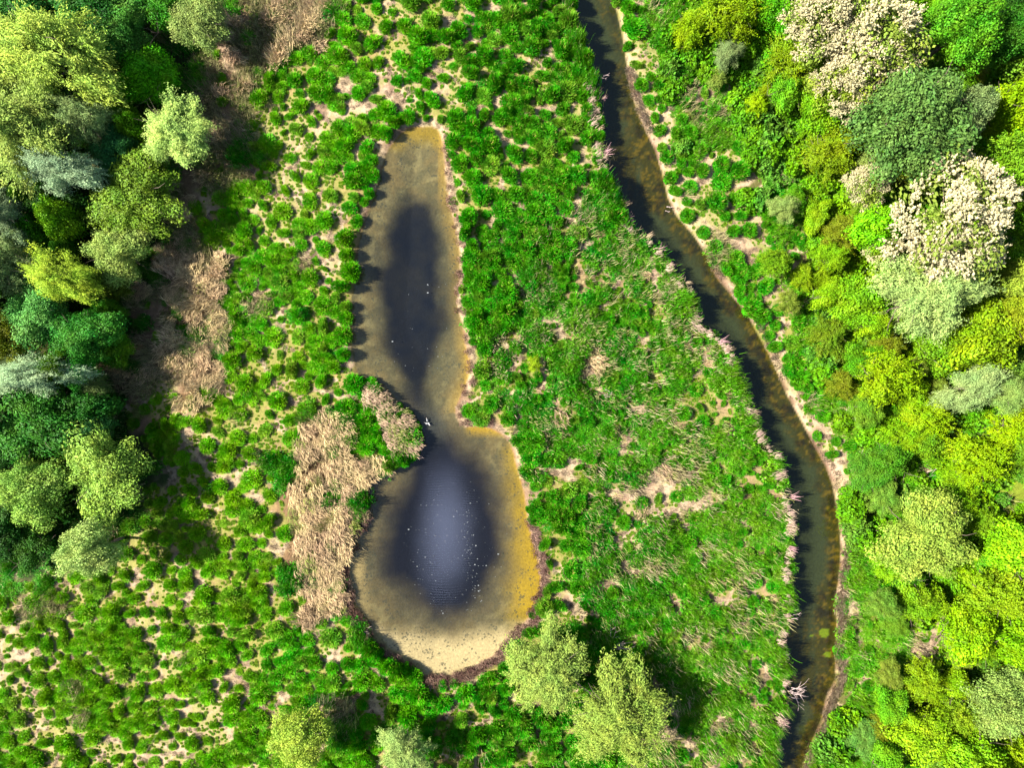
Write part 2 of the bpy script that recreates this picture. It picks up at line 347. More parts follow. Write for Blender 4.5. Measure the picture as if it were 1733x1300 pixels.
# ------------------------------------------------------------------ ground: one sheet, fine in the middle, out to the horizon
def axis(a, b, st, far):
    m = np.arange(a, b + 1e-6, st); t = [st]
    while sum(t) < far: t.append(t[-1] * 1.22)
    t = np.cumsum(t); return np.concatenate([(a - t)[::-1], m, b + t])
def ground_z(px, py, fine=True):
    x, y = w2(px, py); dp = look(R_POND, px, py); ds = look(R_STR, px, py)
    z = .16 * fbm(x, y, 5, 51) + .10 * fbm(x, y, 1.1, 52)
    z = z * smooth(0, -1.2, np.maximum(dp, ds))
    z = z - smooth(-.35, .35, dp) * .14 - smooth(.2, 6, dp) * .8 - smooth(-.30, .30, ds) * .42 - smooth(.2, 2.2, ds) * .35
    return z
ax = axis(-47, 47, .15, 1400); ay = axis(-36, 36, .15, 1400)
X, Y = np.meshgrid(ax, ay); PX = X / S + 866.5; PY = 650 - Y / S
Zg = ground_z(PX, PY)
outside = (np.abs(X) > 50) | (np.abs(Y) > 39)
far_str = sd(PX, PY, STREAM_C); Zg = np.where(outside, np.where(far_str > 0, -.7, 0), Zg)
zz = zone(PX, PY); col = zz[..., 6:9].copy()
n1 = fbm(X, Y, .7, 61); n2 = fbm(X, Y, .25, 62, 2)
bb = bare(PX, PY); sandc = lin((240, 206, 170)) / 2.6; n5 = fbm(X, Y, 1.6, 63, 4)[..., None]
clr = np.clip(smooth(1.25, .7, np.hypot((PX - 1610) / 60, (PY - 725) / 34)) + smooth(1.25, .7, np.hypot((PX - 1712) / 48, (PY - 848) / 60)), 0, 1)[..., None]; col = col + (lin((168, 186, 60)) / 2.9 - col) * clr * .9
damp = lin((176, 138, 112)) / 2.9; sandc = sandc + (damp - sandc) * smooth(.48, .72, n5) * .8; sandc = sandc + (lin((205, 190, 120)) / 2.9 - sandc) * smooth(.45, .3, n5) * .5
col = col * (1 - bb[..., None]) + sandc * bb[..., None]
tu = tus(PX, PY); near = smooth(.30, -.05, tu - zz[..., 0]) * (1 - bb * .8) * (zz[..., 0] > .15)      # short grass round the tussocks
moss = lin((150, 176, 50)) / 2.9
col = col + (moss - col) * (near * .5 * smooth(.3, .6, n1 + .12))[..., None]
col *= (0.82 + .36 * n2)[..., None]
# --- pond bed
dp = look(R_POND, PX, PY); ds = look(R_STR, PX, PY)
nb = fbm(PX, PY, 26, 81, 4); nf = fbm(PX, PY, 5, 82, 2)
bed = lin((136, 118, 74)) / 2.9 * np.ones_like(col)
def blend(c, rgb, w): return c + (lin(rgb) / 2.9 - c) * np.clip(w, 0, 1)[..., None]
bed = blend(bed, (126, 114, 76), smooth(.4, .65, nb))
bed = blend(bed, (96, 92, 62), smooth(.50, .68, fbm(PX, PY, 17, 83, 3)) * .55); bed = blend(bed, (172, 156, 104), smooth(.46, .30, fbm(PX, PY, 11, 84, 3)) * .45)
gold = smooth(835, 895, PX + (nb - .5) * 50) * smooth(715, 745, PY) * smooth(1075, 1030, PY)
bed = blend(bed, (196, 158, 28), gold * .9)
bed = blend(bed, (186, 152, 40), smooth(262, 225, PY + (nb - .5) * 30) * .75)
bed = blend(bed, (200, 160, 70), smooth(1.3, .3, dp) * (PX > 740) * (PY < 700) * .45)
bed = blend(bed, (214, 170, 40), smooth(745, 725, PY) * smooth(780, 800, PX) * .9)
cream = smooth(1052, 1092, PY + (nb - .5) * 34 + ((PX - 755) / 105) ** 2 * 10 - 6)
bed = blend(bed, (236, 208, 150), cream * .92)
bed = blend(bed, (215, 185, 120), smooth(630, 600, PX + (nb - .5) * 30) * (PY > 900) * .6)
# darkness of deep water over the two hollows, painted into the bed colour
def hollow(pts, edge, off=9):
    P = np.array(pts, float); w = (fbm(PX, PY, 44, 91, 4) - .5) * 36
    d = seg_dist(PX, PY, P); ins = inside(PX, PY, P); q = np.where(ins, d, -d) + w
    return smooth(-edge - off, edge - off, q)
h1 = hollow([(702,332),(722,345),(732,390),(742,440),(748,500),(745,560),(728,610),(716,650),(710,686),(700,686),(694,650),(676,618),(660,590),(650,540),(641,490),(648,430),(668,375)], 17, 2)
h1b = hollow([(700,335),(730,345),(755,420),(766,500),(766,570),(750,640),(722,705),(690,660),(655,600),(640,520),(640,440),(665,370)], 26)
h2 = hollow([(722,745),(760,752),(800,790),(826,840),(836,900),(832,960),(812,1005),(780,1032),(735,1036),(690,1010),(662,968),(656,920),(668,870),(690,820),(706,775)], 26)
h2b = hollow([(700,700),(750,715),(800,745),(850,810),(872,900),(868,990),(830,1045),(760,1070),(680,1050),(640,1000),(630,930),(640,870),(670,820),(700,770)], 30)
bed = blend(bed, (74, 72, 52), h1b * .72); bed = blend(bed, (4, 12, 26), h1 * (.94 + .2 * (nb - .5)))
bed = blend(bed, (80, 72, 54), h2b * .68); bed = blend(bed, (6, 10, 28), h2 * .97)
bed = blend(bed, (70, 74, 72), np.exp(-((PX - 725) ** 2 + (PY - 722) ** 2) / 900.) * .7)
# --- stream bed
de = look(R_EAST, PX, PY); dw = look(R_WEST, PX, PY)
sb = lin((74, 80, 52)) / 2.9 * np.ones_like(col)
weed = smooth(1.7, .7, de + (nb - .5) * 1.6 + .3 * np.sin(PY / 60))
weed *= np.clip(.5 + smooth(60, 160, PY) * .3 + smooth(480, 600, PY) * .9 - smooth(1000, 1100, PY) * .5, 0, 1)
mid = smooth(205, 250, PY) * smooth(365, 325, PY) + smooth(1030, 1080, PY) * smooth(1230, 1170, PY) * .9
st = fbm(PX * 1.0 + PY * .25, PY * .35, 9, 85, 3)
sb = blend(sb, (76, 70, 22), np.clip(weed * .95 + mid * smooth(.35, .65, st + nb * .4 - .1), 0, 1))
sb = blend(sb, (150, 120, 34), np.clip(weed + mid * .45, 0, 1) * smooth(.52, .72, fbm(PX, PY, 4.5, 86, 2)) * .65)
sb = blend(sb, (36, 28, 20), weed * smooth(.5, .7, fbm(PX, PY, 11, 87, 2)) * .7)
sb = blend(sb, (150, 170, 30), ((np.hypot(PX - 1400, PY - 1075) < 8) | (np.hypot(PX - 1405, PY - 1112) < 6) | (np.hypot(PX - 1380, PY - 1082) < 3)) * .9)
wp = smooth(-.12, .12, dp)[..., None]; wst = smooth(-.12, .12, ds)[..., None]
mud = lin((150, 112, 92)) / 2.9; rim = smooth(-.4, -.05, np.maximum(dp, ds))[..., None] * smooth(.42, .6, fbm(X, Y, 2.2, 89, 2))[..., None] * smooth(.4, .6, fbm(X, Y, .5, 88, 2) + .15)[..., None]
col = col + (mud - col) * rim * .8
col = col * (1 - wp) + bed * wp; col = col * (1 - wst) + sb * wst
farc = lin((80, 110, 40)) / 2.9; fo = smooth(44, 52, np.abs(X)) + smooth(33, 41, np.abs(Y)); fo = np.clip(fo, 0, 1)[..., None] * (far_str < 0)[..., None]
col = col * (1 - fo) + farc * fo
dots = smooth(.1, .5, dp) * (1 - np.maximum(h1, h2)) * smooth(6.5, 2, dp)

mg = new_mat('ground_soil'); t = mg.node_tree; N = t.nodes.new; l = t.links.new
out = N('ShaderNodeOutputMaterial'); p = N('ShaderNodeBsdfPrincipled'); at = N('ShaderNodeAttribute'); at.attribute_name = 'col'; ad_ = N('ShaderNodeAttribute'); ad_.attribute_name = 'dots'
geo = N('ShaderNodeNewGeometry'); nz = N('ShaderNodeTexNoise'); nz.inputs['Scale'].default_value = 5.5; nz.inputs['Detail'].default_value = 6; nz.inputs['Roughness'].default_value = .7
l(geo.outputs['Position'], nz.inputs['Vector']); mr = N('ShaderNodeMapRange'); mr.inputs['From Min'].default_value = .3; mr.inputs['From Max'].default_value = .7
mr.inputs['To Min'].default_value = .72; mr.inputs['To Max'].default_value = 1.25; l(nz.outputs['Fac'], mr.inputs['Value'])
sc1 = N('ShaderNodeVectorMath'); sc1.operation = 'SCALE'; l(at.outputs['Color'], sc1.inputs[0]); l(mr.outputs[0], sc1.inputs['Scale'])
vo = N('ShaderNodeTexVoronoi'); vo.inputs['Scale'].default_value = 4.2; n3 = N('ShaderNodeTexNoise'); n3.inputs['Scale'].default_value = 1.1; n3.inputs['Detail'].default_value = 4
n4 = N('ShaderNodeTexNoise'); n4.inputs['Scale'].default_value = 9; n4.inputs['Detail'].default_value = 2
va = N('ShaderNodeVectorMath'); va.operation = 'MULTIPLY_ADD'; va.inputs[1].default_value = (.35, .35, 0)
l(n4.outputs['Color'], va.inputs[0]); l(geo.outputs['Position'], va.inputs[2]); l(geo.outputs['Position'], n4.inputs['Vector']); l(geo.outputs['Position'], n3.inputs['Vector'])
l(va.outputs[0], vo.inputs['Vector'])
thr = N('ShaderNodeMapRange'); thr.inputs['From Min'].default_value = .42; thr.inputs['From Max'].default_value = .62; thr.inputs['To Min'].default_value = .0; thr.inputs['To Max'].default_value = .40
l(n3.outputs['Fac'], thr.inputs['Value']); lt = N('ShaderNodeMath'); lt.operation = 'LESS_THAN'; l(vo.outputs['Distance'], lt.inputs[0]); l(thr.outputs[0], lt.inputs[1])
mu = N('ShaderNodeMath'); mu.operation = 'MULTIPLY'; l(lt.outputs[0], mu.inputs[0]); l(ad_.outputs['Fac'], mu.inputs[1])
mu2 = N('ShaderNodeMath'); mu2.operation = 'MULTIPLY'; mu2.inputs[1].default_value = .7; l(mu.outputs[0], mu2.inputs[0])
md = N('ShaderNodeMix'); md.data_type = 'RGBA'; md.inputs['B'].default_value = (.03, .03, .018, 1); l(sc1.outputs[0], md.inputs['A']); l(mu2.outputs[0], md.inputs['Factor'])
bp = N('ShaderNodeBump'); bp.inputs['Strength'].default_value = .5; bp.inputs['Distance'].default_value = .12; l(nz.outputs['Fac'], bp.inputs['Height']); l(bp.outputs[0], p.inputs['Normal'])
l(md.outputs['Result'], p.inputs['Base Color']); p.inputs['Roughness'].default_value = .95; p.inputs['Specular IOR Level'].default_value = .1; l(p.outputs[0], out.inputs[0])
ny_, nx_ = X.shape; idx = np.arange(nx_ * ny_).reshape(ny_, nx_)
Qg = np.stack([idx[:-1, :-1], idx[:-1, 1:], idx[1:, 1:], idx[1:, :-1]], -1).reshape(-1, 4)
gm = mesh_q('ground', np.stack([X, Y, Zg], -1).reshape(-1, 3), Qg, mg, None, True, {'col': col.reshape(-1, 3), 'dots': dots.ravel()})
tag(obj('ground', gm), 'sandy marsh ground with pond hollow and stream channel', kind='structure')

# ------------------------------------------------------------------ water
def water_mat(name, tint, ripple, rscale):
    m = new_mat(name); t = m.node_tree; N = t.nodes.new; l = t.links.new
    out = N('ShaderNodeOutputMaterial'); tr = N('ShaderNodeBsdfTransparent'); tr.inputs[0].default_value = (*tint, 1)
    gl = N('ShaderNodeBsdfGlossy'); gl.inputs['Roughness'].default_value = .02; gl.inputs['Color'].default_value = (1, 1, 1, 1)
    fr = N('ShaderNodeFresnel'); fr.inputs[0].default_value = 1.42; mx = N('ShaderNodeMixShader')
    geo = N('ShaderNodeNewGeometry'); nz = N('ShaderNodeTexNoise'); nz.inputs['Scale'].default_value = .35; nz.inputs['Detail'].default_value = 2
    l(geo.outputs['Position'], nz.inputs['Vector'])
    wv = N('ShaderNodeTexWave'); wv.wave_type = 'BANDS'; wv.bands_direction = 'Y'; wv.inputs['Scale'].default_value = rscale; wv.inputs['Distortion'].default_value = 9.0
    wv.inputs['Detail'].default_value = 2; wv.inputs['Detail Scale'].default_value = .25; l(geo.outputs['Position'], wv.inputs['Vector'])
    # the breeze only touches the open middle of the lower pond
    sx = N('ShaderNodeVectorMath'); sx.operation = 'SUBTRACT'; sx.inputs[1].default_value = (-5.2, -14.5, 0); l(geo.outputs['Position'], sx.inputs[0])
    s2 = N('ShaderNodeVectorMath'); s2.operation = 'MULTIPLY'; s2.inputs[1].default_value = (.2, .12, 0); l(sx.outputs[0], s2.inputs[0])
    le = N('ShaderNodeVectorMath'); le.operation = 'LENGTH'; l(s2.outputs[0], le.inputs[0])
    mr = N('ShaderNodeMapRange'); mr.inputs['From Min'].default_value = 1.3; mr.inputs['From Max'].default_value = .4; l(le.outputs['Value'], mr.inputs['Value'])
    pm = N('ShaderNodeMapRange'); pm.inputs['From Min'].default_value = .38; pm.inputs['From Max'].default_value = .62; l(nz.outputs['Fac'], pm.inputs['Value'])
    pq = N('ShaderNodeMath'); pq.operation = 'MULTIPLY'; l(pm.outputs[0], pq.inputs[0]); l(mr.outputs[0], pq.inputs[1])
    hm = N('ShaderNodeMath'); hm.operation = 'MULTIPLY'; l(wv.outputs['Fac'], hm.inputs[0]); l(pq.outputs[0], hm.inputs[1])
    fn = N('ShaderNodeTexNoise'); fn.inputs['Scale'].default_value = 2.5; fn.inputs['Detail'].default_value = 3; l(geo.outputs['Position'], fn.inputs['Vector'])
    h2 = N('ShaderNodeMath'); h2.operation = 'MULTIPLY_ADD'; h2.inputs[1].default_value = .35; l(fn.outputs['Fac'], h2.inputs[0]); l(hm.outputs[0], h2.inputs[2])
    b = N('ShaderNodeBump'); b.inputs['Strength'].default_value = ripple; b.inputs['Distance'].default_value = .03; l(h2.outputs[0], b.inputs['Height'])
    nb_ = N('ShaderNodeMath'); nb_.operation = 'SUBTRACT'; nb_.inputs[0].default_value = 1; l(geo.outputs['Backfacing'], nb_.inputs[1])
    fm = N('ShaderNodeMath'); fm.operation = 'MULTIPLY'; l(fr.outputs[0], fm.inputs[0]); l(nb_.outputs[0], fm.inputs[1])
    l(b.outputs[0], gl.inputs['Normal']); l(b.outputs[0], fr.inputs['Normal']); l(fm.outputs[0], mx.inputs[0]); l(tr.outputs[0], mx.inputs[1]); l(gl.outputs[0], mx.inputs[2]); l(mx.outputs[0], out.inputs[0])
    return m
def offset_poly(P, d):                                       # P px, grows outwards by d px
    a = np.roll(P, -1, 0) - np.roll(P, 1, 0); n = np.stack([a[:, 1], -a[:, 0]], 1); n /= np.linalg.norm(n, axis=1, keepdims=True) + 1e-9
    s_ = np.sum(P[:, 0] * np.roll(P[:, 1], -1) - np.roll(P[:, 0], -1) * P[:, 1]); n *= (1 if s_ > 0 else -1)
    return P + n * d
def sheet(name, P, z, mat, label):
    x, y = w2(P[:, 0], P[:, 1]); me = bpy.data.meshes.new(name); me.from_pydata([(a, b, z) for a, b in zip(x, y)], [], [list(range(len(P)))][:1]); me.materials.append(mat)
    if me.polygons[0].normal.z < 0: me.flip_normals()
    return tag(obj(name, me), label, kind='structure')
Zpond, Zstr = -.10, -.30
sheet('pond_water', offset_poly(pond_px[::3], 5), Zpond, water_mat('pond_water', (.93, .95, .93),  .025, 1.45), 'shallow pond of two joined basins with dark deep middles')
xs_w = west_px.copy(); xs_e = east_px.copy(); m_ = 200
tt = np.linspace(0, 1, m_); iw = np.interp(tt, np.linspace(0, 1, len(xs_w)), np.arange(len(xs_w))); ie = np.interp(tt, np.linspace(0, 1, len(xs_e)), np.arange(len(xs_e)))
ys = np.linspace(-880, 2180, 420); xw = np.interp(ys, west_px[:, 1], west_px[:, 0]) - 10; xe = np.interp(ys, east_px[:, 1], east_px[:, 0]) + 9
xa, ya = w2(xw, ys); xb, _ = w2(xe, ys); n_ = len(ys)
Vs = np.concatenate([np.stack([xa, ya, 0 * xa + Zstr], 1), np.stack([xb, ya, 0 * xa + Zstr], 1)]); q = np.arange(n_ - 1)
tag(obj('stream_water', mesh_q('stream_water', Vs, np.stack([q, q + n_, q + n_ + 1, q + 1], 1)[:, ::-1], water_mat('stream_water', (.74, .78, .68), .25, .8))), 'dark narrow stream winding past the pond', kind='structure')

# ------------------------------------------------------------------ plant meshes
def g_(seed): return np.random.default_rng(seed)
def tussock_mesh(seed):
    g = g_(seed); b = Bag(); rx, ry, rz = 1, g.uniform(.75, 1), .62
    V, Q = dome(rx * .72, ry * .72, rz * .74, g=g, rough=.2); b.add(V, Q, .3)
    n = 620; a = g.random(n) * 2 * math.pi; rr = np.sqrt(g.random(n)) * .84
    P = np.stack([np.cos(a) * rr * rx, np.sin(a) * rr * ry, rz * .72 * np.sqrt(np.clip(1 - (rr / .85) ** 2, .02, 1))], 1)
    az = a + g.normal(0, .7, n); V, Q, A = blades(P, az, g.uniform(.16, .38, n), .2 + rr * 1.2 + g.normal(0, .25, n), .058, 2, .9, g=g); b.add(V, Q, A)
    return b.mesh('tussock', M_GRASS)
def herb_mesh(seed):
    g = g_(seed); b = Bag(); n = 26
    c = g.normal(0, .5, (n, 2)); hgt = g.uniform(.35, 1.0, n) * (1.05 - .35 * np.linalg.norm(c, axis=1))
    for (x, y), h in zip(c, hgt):
        k = g.integers(9, 16); f = g.uniform(.35, 1, k); a = g.random(k) * 6.28; r = .05 + .2 * g.random(k)
        P = np.stack([x + np.cos(a) * r, y + np.sin(a) * r, h * f], 1); al = np.stack([np.cos(a), np.sin(a), 0 * a - .35], 1)
        Nn = np.stack([np.cos(a) * .5, np.sin(a) * .5, np.ones(k)], 1) + g.normal(0, .35, (k, 3))
        b.add(*leaves(P, Nn, g.uniform(.11, .22, k), 2.6, along=al, g=g))
    n = 130; P = np.concatenate([g.normal(0, .45, (n, 2)), np.full((n, 1), .15)], 1)
    b.add(*blades(P, g.random(n) * 6.28, g.uniform(.6, 1.15, n), g.uniform(.15, 1.0, n), .045, 3, 1, g=g))
    return b.mesh('herb', M_HERB)
def stalk_mesh(seed, n=16, L0=.7, L1=1.3, spread=.3, lean=(.35, 1.0), w=.034, az0=None, azs=.6):
    g = g_(seed); b = Bag(); P = np.concatenate([g.normal(0, spread, (n, 2)), np.full((n, 1), .1)], 1)
    az = g.random(n) * 6.28 if az0 is None else az0 + g.normal(0, azs, n)
    b.add(*blades(P, az, g.uniform(L0, L1, n), g.uniform(*lean, n), w, 3, .45, g=g)); return b.mesh('stalks', M_STRAW)
def straw_mesh(seed, az0, azs=.45, flat=(1.0, 1.45), n=90):
    g = g_(seed); b = Bag(); P = np.concatenate([g.uniform(-.55, .55, (n, 2)), g.uniform(.02, .35, (n, 1))], 1)
    b.add(*blades(P, az0 + g.normal(0, azs, n), g.uniform(.5, 1.0, n), g.uniform(*flat, n), .045, 3, .4, g=g)); return b.mesh('straw', M_STRAW)
def under_mesh(seed):
    g = g_(seed); b = Bag(); n = 620
    a = g.random(n) * 6.28; r = np.sqrt(g.random(n)); h = .62 * np.sqrt(np.clip(1.05 - r ** 2, 0, 1)) * (.75 + .5 * g.random(n))
    P = np.stack([np.cos(a) * r, np.sin(a) * r, h], 1); N_ = np.stack([np.cos(a) * r * .8, np.sin(a) * r * .8, .2 + h], 1) + g.normal(0, .45, (n, 3))
    b.add(*leaves(P, N_, g.uniform(.11, .21, n), 1.6, g=g))
    for k in range(10):
        a0 = g.random() * 6.28; k_ = 12; f = np.linspace(.4, 1.25, k_); P = np.stack([np.cos(a0) * f * .75, np.sin(a0) * f * .75, .75 - .35 * (f - .5) ** 2 + g.normal(0, .03, k_)], 1)
        b.add(*leaves(P, g.normal(0, .5, (k_, 3)) + (0, 0, 1), .2, 1.6, g=g))
    return b.mesh('undergrowth', M_LEAF)
TUS = [tussock_mesh(100 + i) for i in range(6)]
HRB = [herb_mesh(200 + i) for i in range(5)]
STK = [stalk_mesh(300 + i) for i in range(4)]
STR = [straw_mesh(320 + i, -math.pi * .3) for i in range(3)] + [straw_mesh(330 + i, math.pi * .75, .5) for i in range(2)]
DRY = [stalk_mesh(340 + i, 70, .5, 1.2, .45, (.6, 1.3), .035) for i in range(4)]
UND = [under_mesh(400 + i) for i in range(5)]
LIT = [straw_mesh(360 + i, 0, 3.0, (.8, 1.5), 70) for i in range(3)]
RIM = [stalk_mesh(370 + i, 26, .5, 1.0, .22, (.9, 1.35), .05, 0.0, .35) for i in range(3)]

def stuff_object(name, label, meshes, P, rot, scl, tint, pick, cat=None):
    """one object: its points each carry one plant (geometry nodes)"""
    n = len(P); me = bpy.data.meshes.new(name); me.vertices.add(n); me.vertices.foreach_set('co', np.asarray(P, np.float32).ravel())
    def fa(nm, ty, data, key='value'):
        a = me.attributes.new(nm, ty, 'POINT'); a.data.foreach_set(key, np.asarray(data).ravel())
    fa('rz', 'FLOAT', rot.astype(np.float32)); fa('sv', 'FLOAT_VECTOR', scl.astype(np.float32), 'vector'); fa('pk', 'INT', pick.astype(np.int32))
    fa('tint', 'FLOAT_COLOR', np.concatenate([tint, np.ones((n, 1))], 1).astype(np.float32), 'color')
    o = tag(obj(name, me), label, cat, kind='stuff')
    ng = bpy.data.node_groups.new(name, 'GeometryNodeTree'); ng.interface.new_socket('Geometry', in_out='INPUT', socket_type='NodeSocketGeometry'); ng.interface.new_socket('Geometry', in_out='OUTPUT', socket_type='NodeSocketGeometry')
    N = ng.nodes.new; l = ng.links.new; gi = N('NodeGroupInput'); go = N('NodeGroupOutput'); jn = N('GeometryNodeJoinGeometry'); ip = N('GeometryNodeInstanceOnPoints')
    for m in reversed(meshes):
        src = bpy.data.objects.new(m.name, m)                # never linked to the scene: only a source of geometry
        oi = N('GeometryNodeObjectInfo'); oi.inputs['Object'].default_value = src; oi.inputs['As Instance'].default_value = True
        l(oi.outputs['Geometry'], jn.inputs[0])
    ip.inputs['Pick Instance'].default_value = True; l(gi.outputs[0], ip.inputs['Points']); l(jn.outputs[0], ip.inputs['Instance'])
    def na(nm, ty):
        a = N('GeometryNodeInputNamedAttribute'); a.data_type = ty; a.inputs[0].default_value = nm; return a.outputs['Attribute']
    cx = N('ShaderNodeCombineXYZ'); l(na('rz', 'FLOAT'), cx.inputs[2]); l(cx.outputs[0], ip.inputs['Rotation']); l(na('sv', 'FLOAT_VECTOR'), ip.inputs['Scale']); l(na('pk', 'INT'), ip.inputs['Instance Index'])
    l(ip.outputs[0], go.inputs[0]); md = o.modifiers.new('plants', 'NODES'); md.node_group = ng
    return o

# ------------------------------------------------------------------ scatter
def cand(st, seed, mx_=90, my_=80):
    g = g_(seed); xs = np.arange(-mx_, 1733 + mx_, st / S); ys = np.arange(-my_, 1300 + my_, st / S); a, b = np.meshgrid(xs, ys)
    a = a + g.uniform(-.5, .5, a.shape) * st / S; b = b + g.uniform(-.5, .5, b.shape) * st / S; return a.ravel(), b.ravel(), g
def dry_land(px, py, m): return (look(R_POND, px, py) < -m) & (look(R_STR, px, py) < -m)
def lerp(a, b, f): return a + (b - a) * np.clip(f, 0, 1)[:, None]
def green(px, py, g, kind):
    n = len(px); big = fbm(px, py, 110, 131); f = np.clip((px - 300) / 500, 0, 1)
    if kind == 'tus':
        c = 1.15 * lerp(F(112, 186, 14), F(66, 178, 10), f * 1.2 + (big - .5) * 1.6)
        c = lerp(c, np.broadcast_to(F(74, 168, 30), c.shape), smooth(700, 900, px) * .7)
        c = lerp(c, np.broadcast_to(F(140, 190, 60), c.shape), (g.random(n) < .15) * .5)
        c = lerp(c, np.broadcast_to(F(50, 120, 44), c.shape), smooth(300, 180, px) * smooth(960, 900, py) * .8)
    elif kind == 'herb':
        c = lerp(F(36, 150, 8), F(104, 184, 44), g.random(n) * .8 + (big - .5)); c = lerp(c, np.broadcast_to(F(104, 172, 34), c.shape), smooth(1050, 1200, px) * .7)
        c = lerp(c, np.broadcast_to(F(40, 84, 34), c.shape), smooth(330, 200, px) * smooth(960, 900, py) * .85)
    else:
        yl = uni(fbm(px, py, 130, 141)) ; c = lerp(F(84, 150, 20), F(146, 186, 12), yl * .8 + smooth(1380, 1600, px) * .35 - .2 + (g.random(n) - .5) * .4)
        c = lerp(c, np.broadcast_to(F(86, 140, 60), c.shape), (fbm(px, py, 60, 142) > .58) * .6)
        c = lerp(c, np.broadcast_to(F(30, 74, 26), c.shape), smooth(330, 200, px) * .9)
    return c * (0.85 + .3 * g.random(n))[:, None]
def pts(px, py, dz=0.): x, y = w2(px, py); return np.stack([x, y, ground_z(px, py) + dz], 1)

# tussocks
px, py, g = cand(.34, 11); z = zone(px, py); u = .55 * tus(px, py) + .45 * g.random(len(px)); b = bare(px, py); cov = z[:, 0] * (1 - .72 * b)
k = (u < cov + .08 * (g.random(len(px)) - .5)) & dry_land(px, py, .12); px, py, z, u, cov = px[k], py[k], z[k], u[k], cov[k]
f = np.clip((cov - u) / .45, 0, 1); rad = (.26 + .12 * f + .30 * g.random(len(px)) ** 2) * np.where(z[:, 0] > .7, 1.12, .92) * (1.08 + .1 * smooth(450, 750, px)); gap = np.interp(z[:, 0], [.4, .6, .85], [1.05, .95, .86]) * np.clip(-.12 + 2.0 * fbm(px, py, 46, 77, 3), .32, 1.5)
# thin the crowded ones: a large tussock swallows its neighbours
order = np.argsort(-rad); keep = np.ones(len(px), bool); cell = {}
for i in order:
    c = (int(px[i] // 16), int(py[i] // 16)); ok = True
    for a in (-2, -1, 0, 1, 2):
        for b_ in (-2, -1, 0, 1, 2):
            for j in cell.get((c[0] + a, c[1] + b_), ()):
                if math.hypot(px[i] - px[j], py[i] - py[j]) * S < (rad[i] + rad[j]) * gap[i]: ok = False; break
    if ok: cell.setdefault(c, []).append(i)
    else: keep[i] = False
px, py, rad, z = px[keep], py[keep], rad[keep], z[keep]; n = len(px); tint_t = green(px, py, g, 'tus')
print('tussocks', n)
asp = g.uniform(.62, 1.2, n); tall = rad * g.uniform(.95, 1.7, n) * (.9 + .35 * smooth(500, 800, px)) * (1 + 1.1 * smooth(-1.6, -.4, look(R_POND, px, py)) * (px < 690) * .6 + .7 * smooth(-1.8, -.5, look(R_STR, px, py)) * (px < 1000 + py * .25)); ang = g.random(n) * 6.28; pick = g.integers(0, 6, n)
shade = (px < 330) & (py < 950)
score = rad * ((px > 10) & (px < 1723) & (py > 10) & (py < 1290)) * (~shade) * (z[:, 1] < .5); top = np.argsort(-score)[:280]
big = np.zeros(n, bool); big[top] = True; Pt = pts(px, py, -.05)
TB = [i for i in top]
r_ = ~big
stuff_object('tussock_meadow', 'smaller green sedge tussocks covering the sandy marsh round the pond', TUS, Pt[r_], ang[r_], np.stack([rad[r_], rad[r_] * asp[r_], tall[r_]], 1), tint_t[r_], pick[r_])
tus_px, tus_py, tus_r, tus_h, tus_a, tus_k = px, py, rad, tall, ang, pick

# small grass tufts fringing the tussocks
px, py, g = cand(.26, 12); z = zone(px, py); u = tus(px, py); b = bare(px, py)
k = (u < z[:, 0] * (1 - .8 * b) + .16) & (g.random(len(px)) < .55) & dry_land(px, py, .2) & (z[:, 0] > .15); px, py = px[k], py[k]; n = len(px)
tn = lerp(np.broadcast_to(F(150, 190, 50), (n, 3)), np.broadcast_to(F(180, 185, 90), (n, 3)), g.random(n)); tn = lerp(tn, green(px, py, g, 'tus'), .4 * np.ones(n)); s = g.uniform(.10, .2, n)
stuff_object('short_grass', 'short yellow green grass fringing the tussocks', TUS[:3], pts(px, py, -.02), g.random(n) * 6.28, np.stack([s, s, s * 1.0], 1), tn, g.integers(0, 3, n)); print('short', n)

# herbs and living reeds
px, py, g = cand(.42, 13); z = zone(px, py); b = bare(px, py); x_, y_ = w2(px, py); u = uni(fbm(x_, y_, 1.8, 14))
bank = smooth(1.6, .3, look(R_WEST, px, py)) * (look(R_STR, px, py) < 0)
hq = fbm(px, py, 34, 15, 2); k = (u < np.maximum(z[:, 1], bank * .9) * (1 - .9 * b)) & dry_land(px, py, .12) & ((hq > .33) | (bank > .4) | (g.random(len(px)) < .25)); px, py, u, z, bank = px[k], py[k], u[k], z[k], bank[k]; n = len(px)
hn = fbm(px, py, 34, 15, 2); s = g.uniform(.36, .66, n); h = s * g.uniform(.8, 1.3, n) * np.clip(.3 + 3.6 * (hn - .3), .3, 2.1) * (1 + bank * 1.1)
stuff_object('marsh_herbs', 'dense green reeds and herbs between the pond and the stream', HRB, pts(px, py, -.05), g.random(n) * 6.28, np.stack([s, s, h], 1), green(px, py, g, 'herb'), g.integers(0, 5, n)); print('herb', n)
# dead pale stalks standing among them
px, py, g = cand(.42, 15); z = zone(px, py); x_, y_ = w2(px, py); u = .35 * uni(fbm(x_, y_, 2.2, 17)) + .65 * g.random(len(px)); wb = smooth(1.2, .2, look(R_WEST, px, py)) * (look(R_STR, px, py) < 0)
k = (u < np.maximum(z[:, 2], wb * .55) * 1.0) & dry_land(px, py, .1); px, py = px[k], py[k]; n = len(px); s = g.uniform(.5, .95, n)
tn = lerp(np.broadcast_to(T(200, 205, 110), (n, 3)), np.broadcast_to(T(238, 212, 176), (n, 3)), g.random(n))
stuff_object('dead_stalks', 'pale dead reed stalks scattered among the green herbs', STK, pts(px, py, .25), g.random(n) * 6.28, np.stack([s, s, s * 1.1], 1), tn, g.integers(0, 4, n)); print('stalk', n)
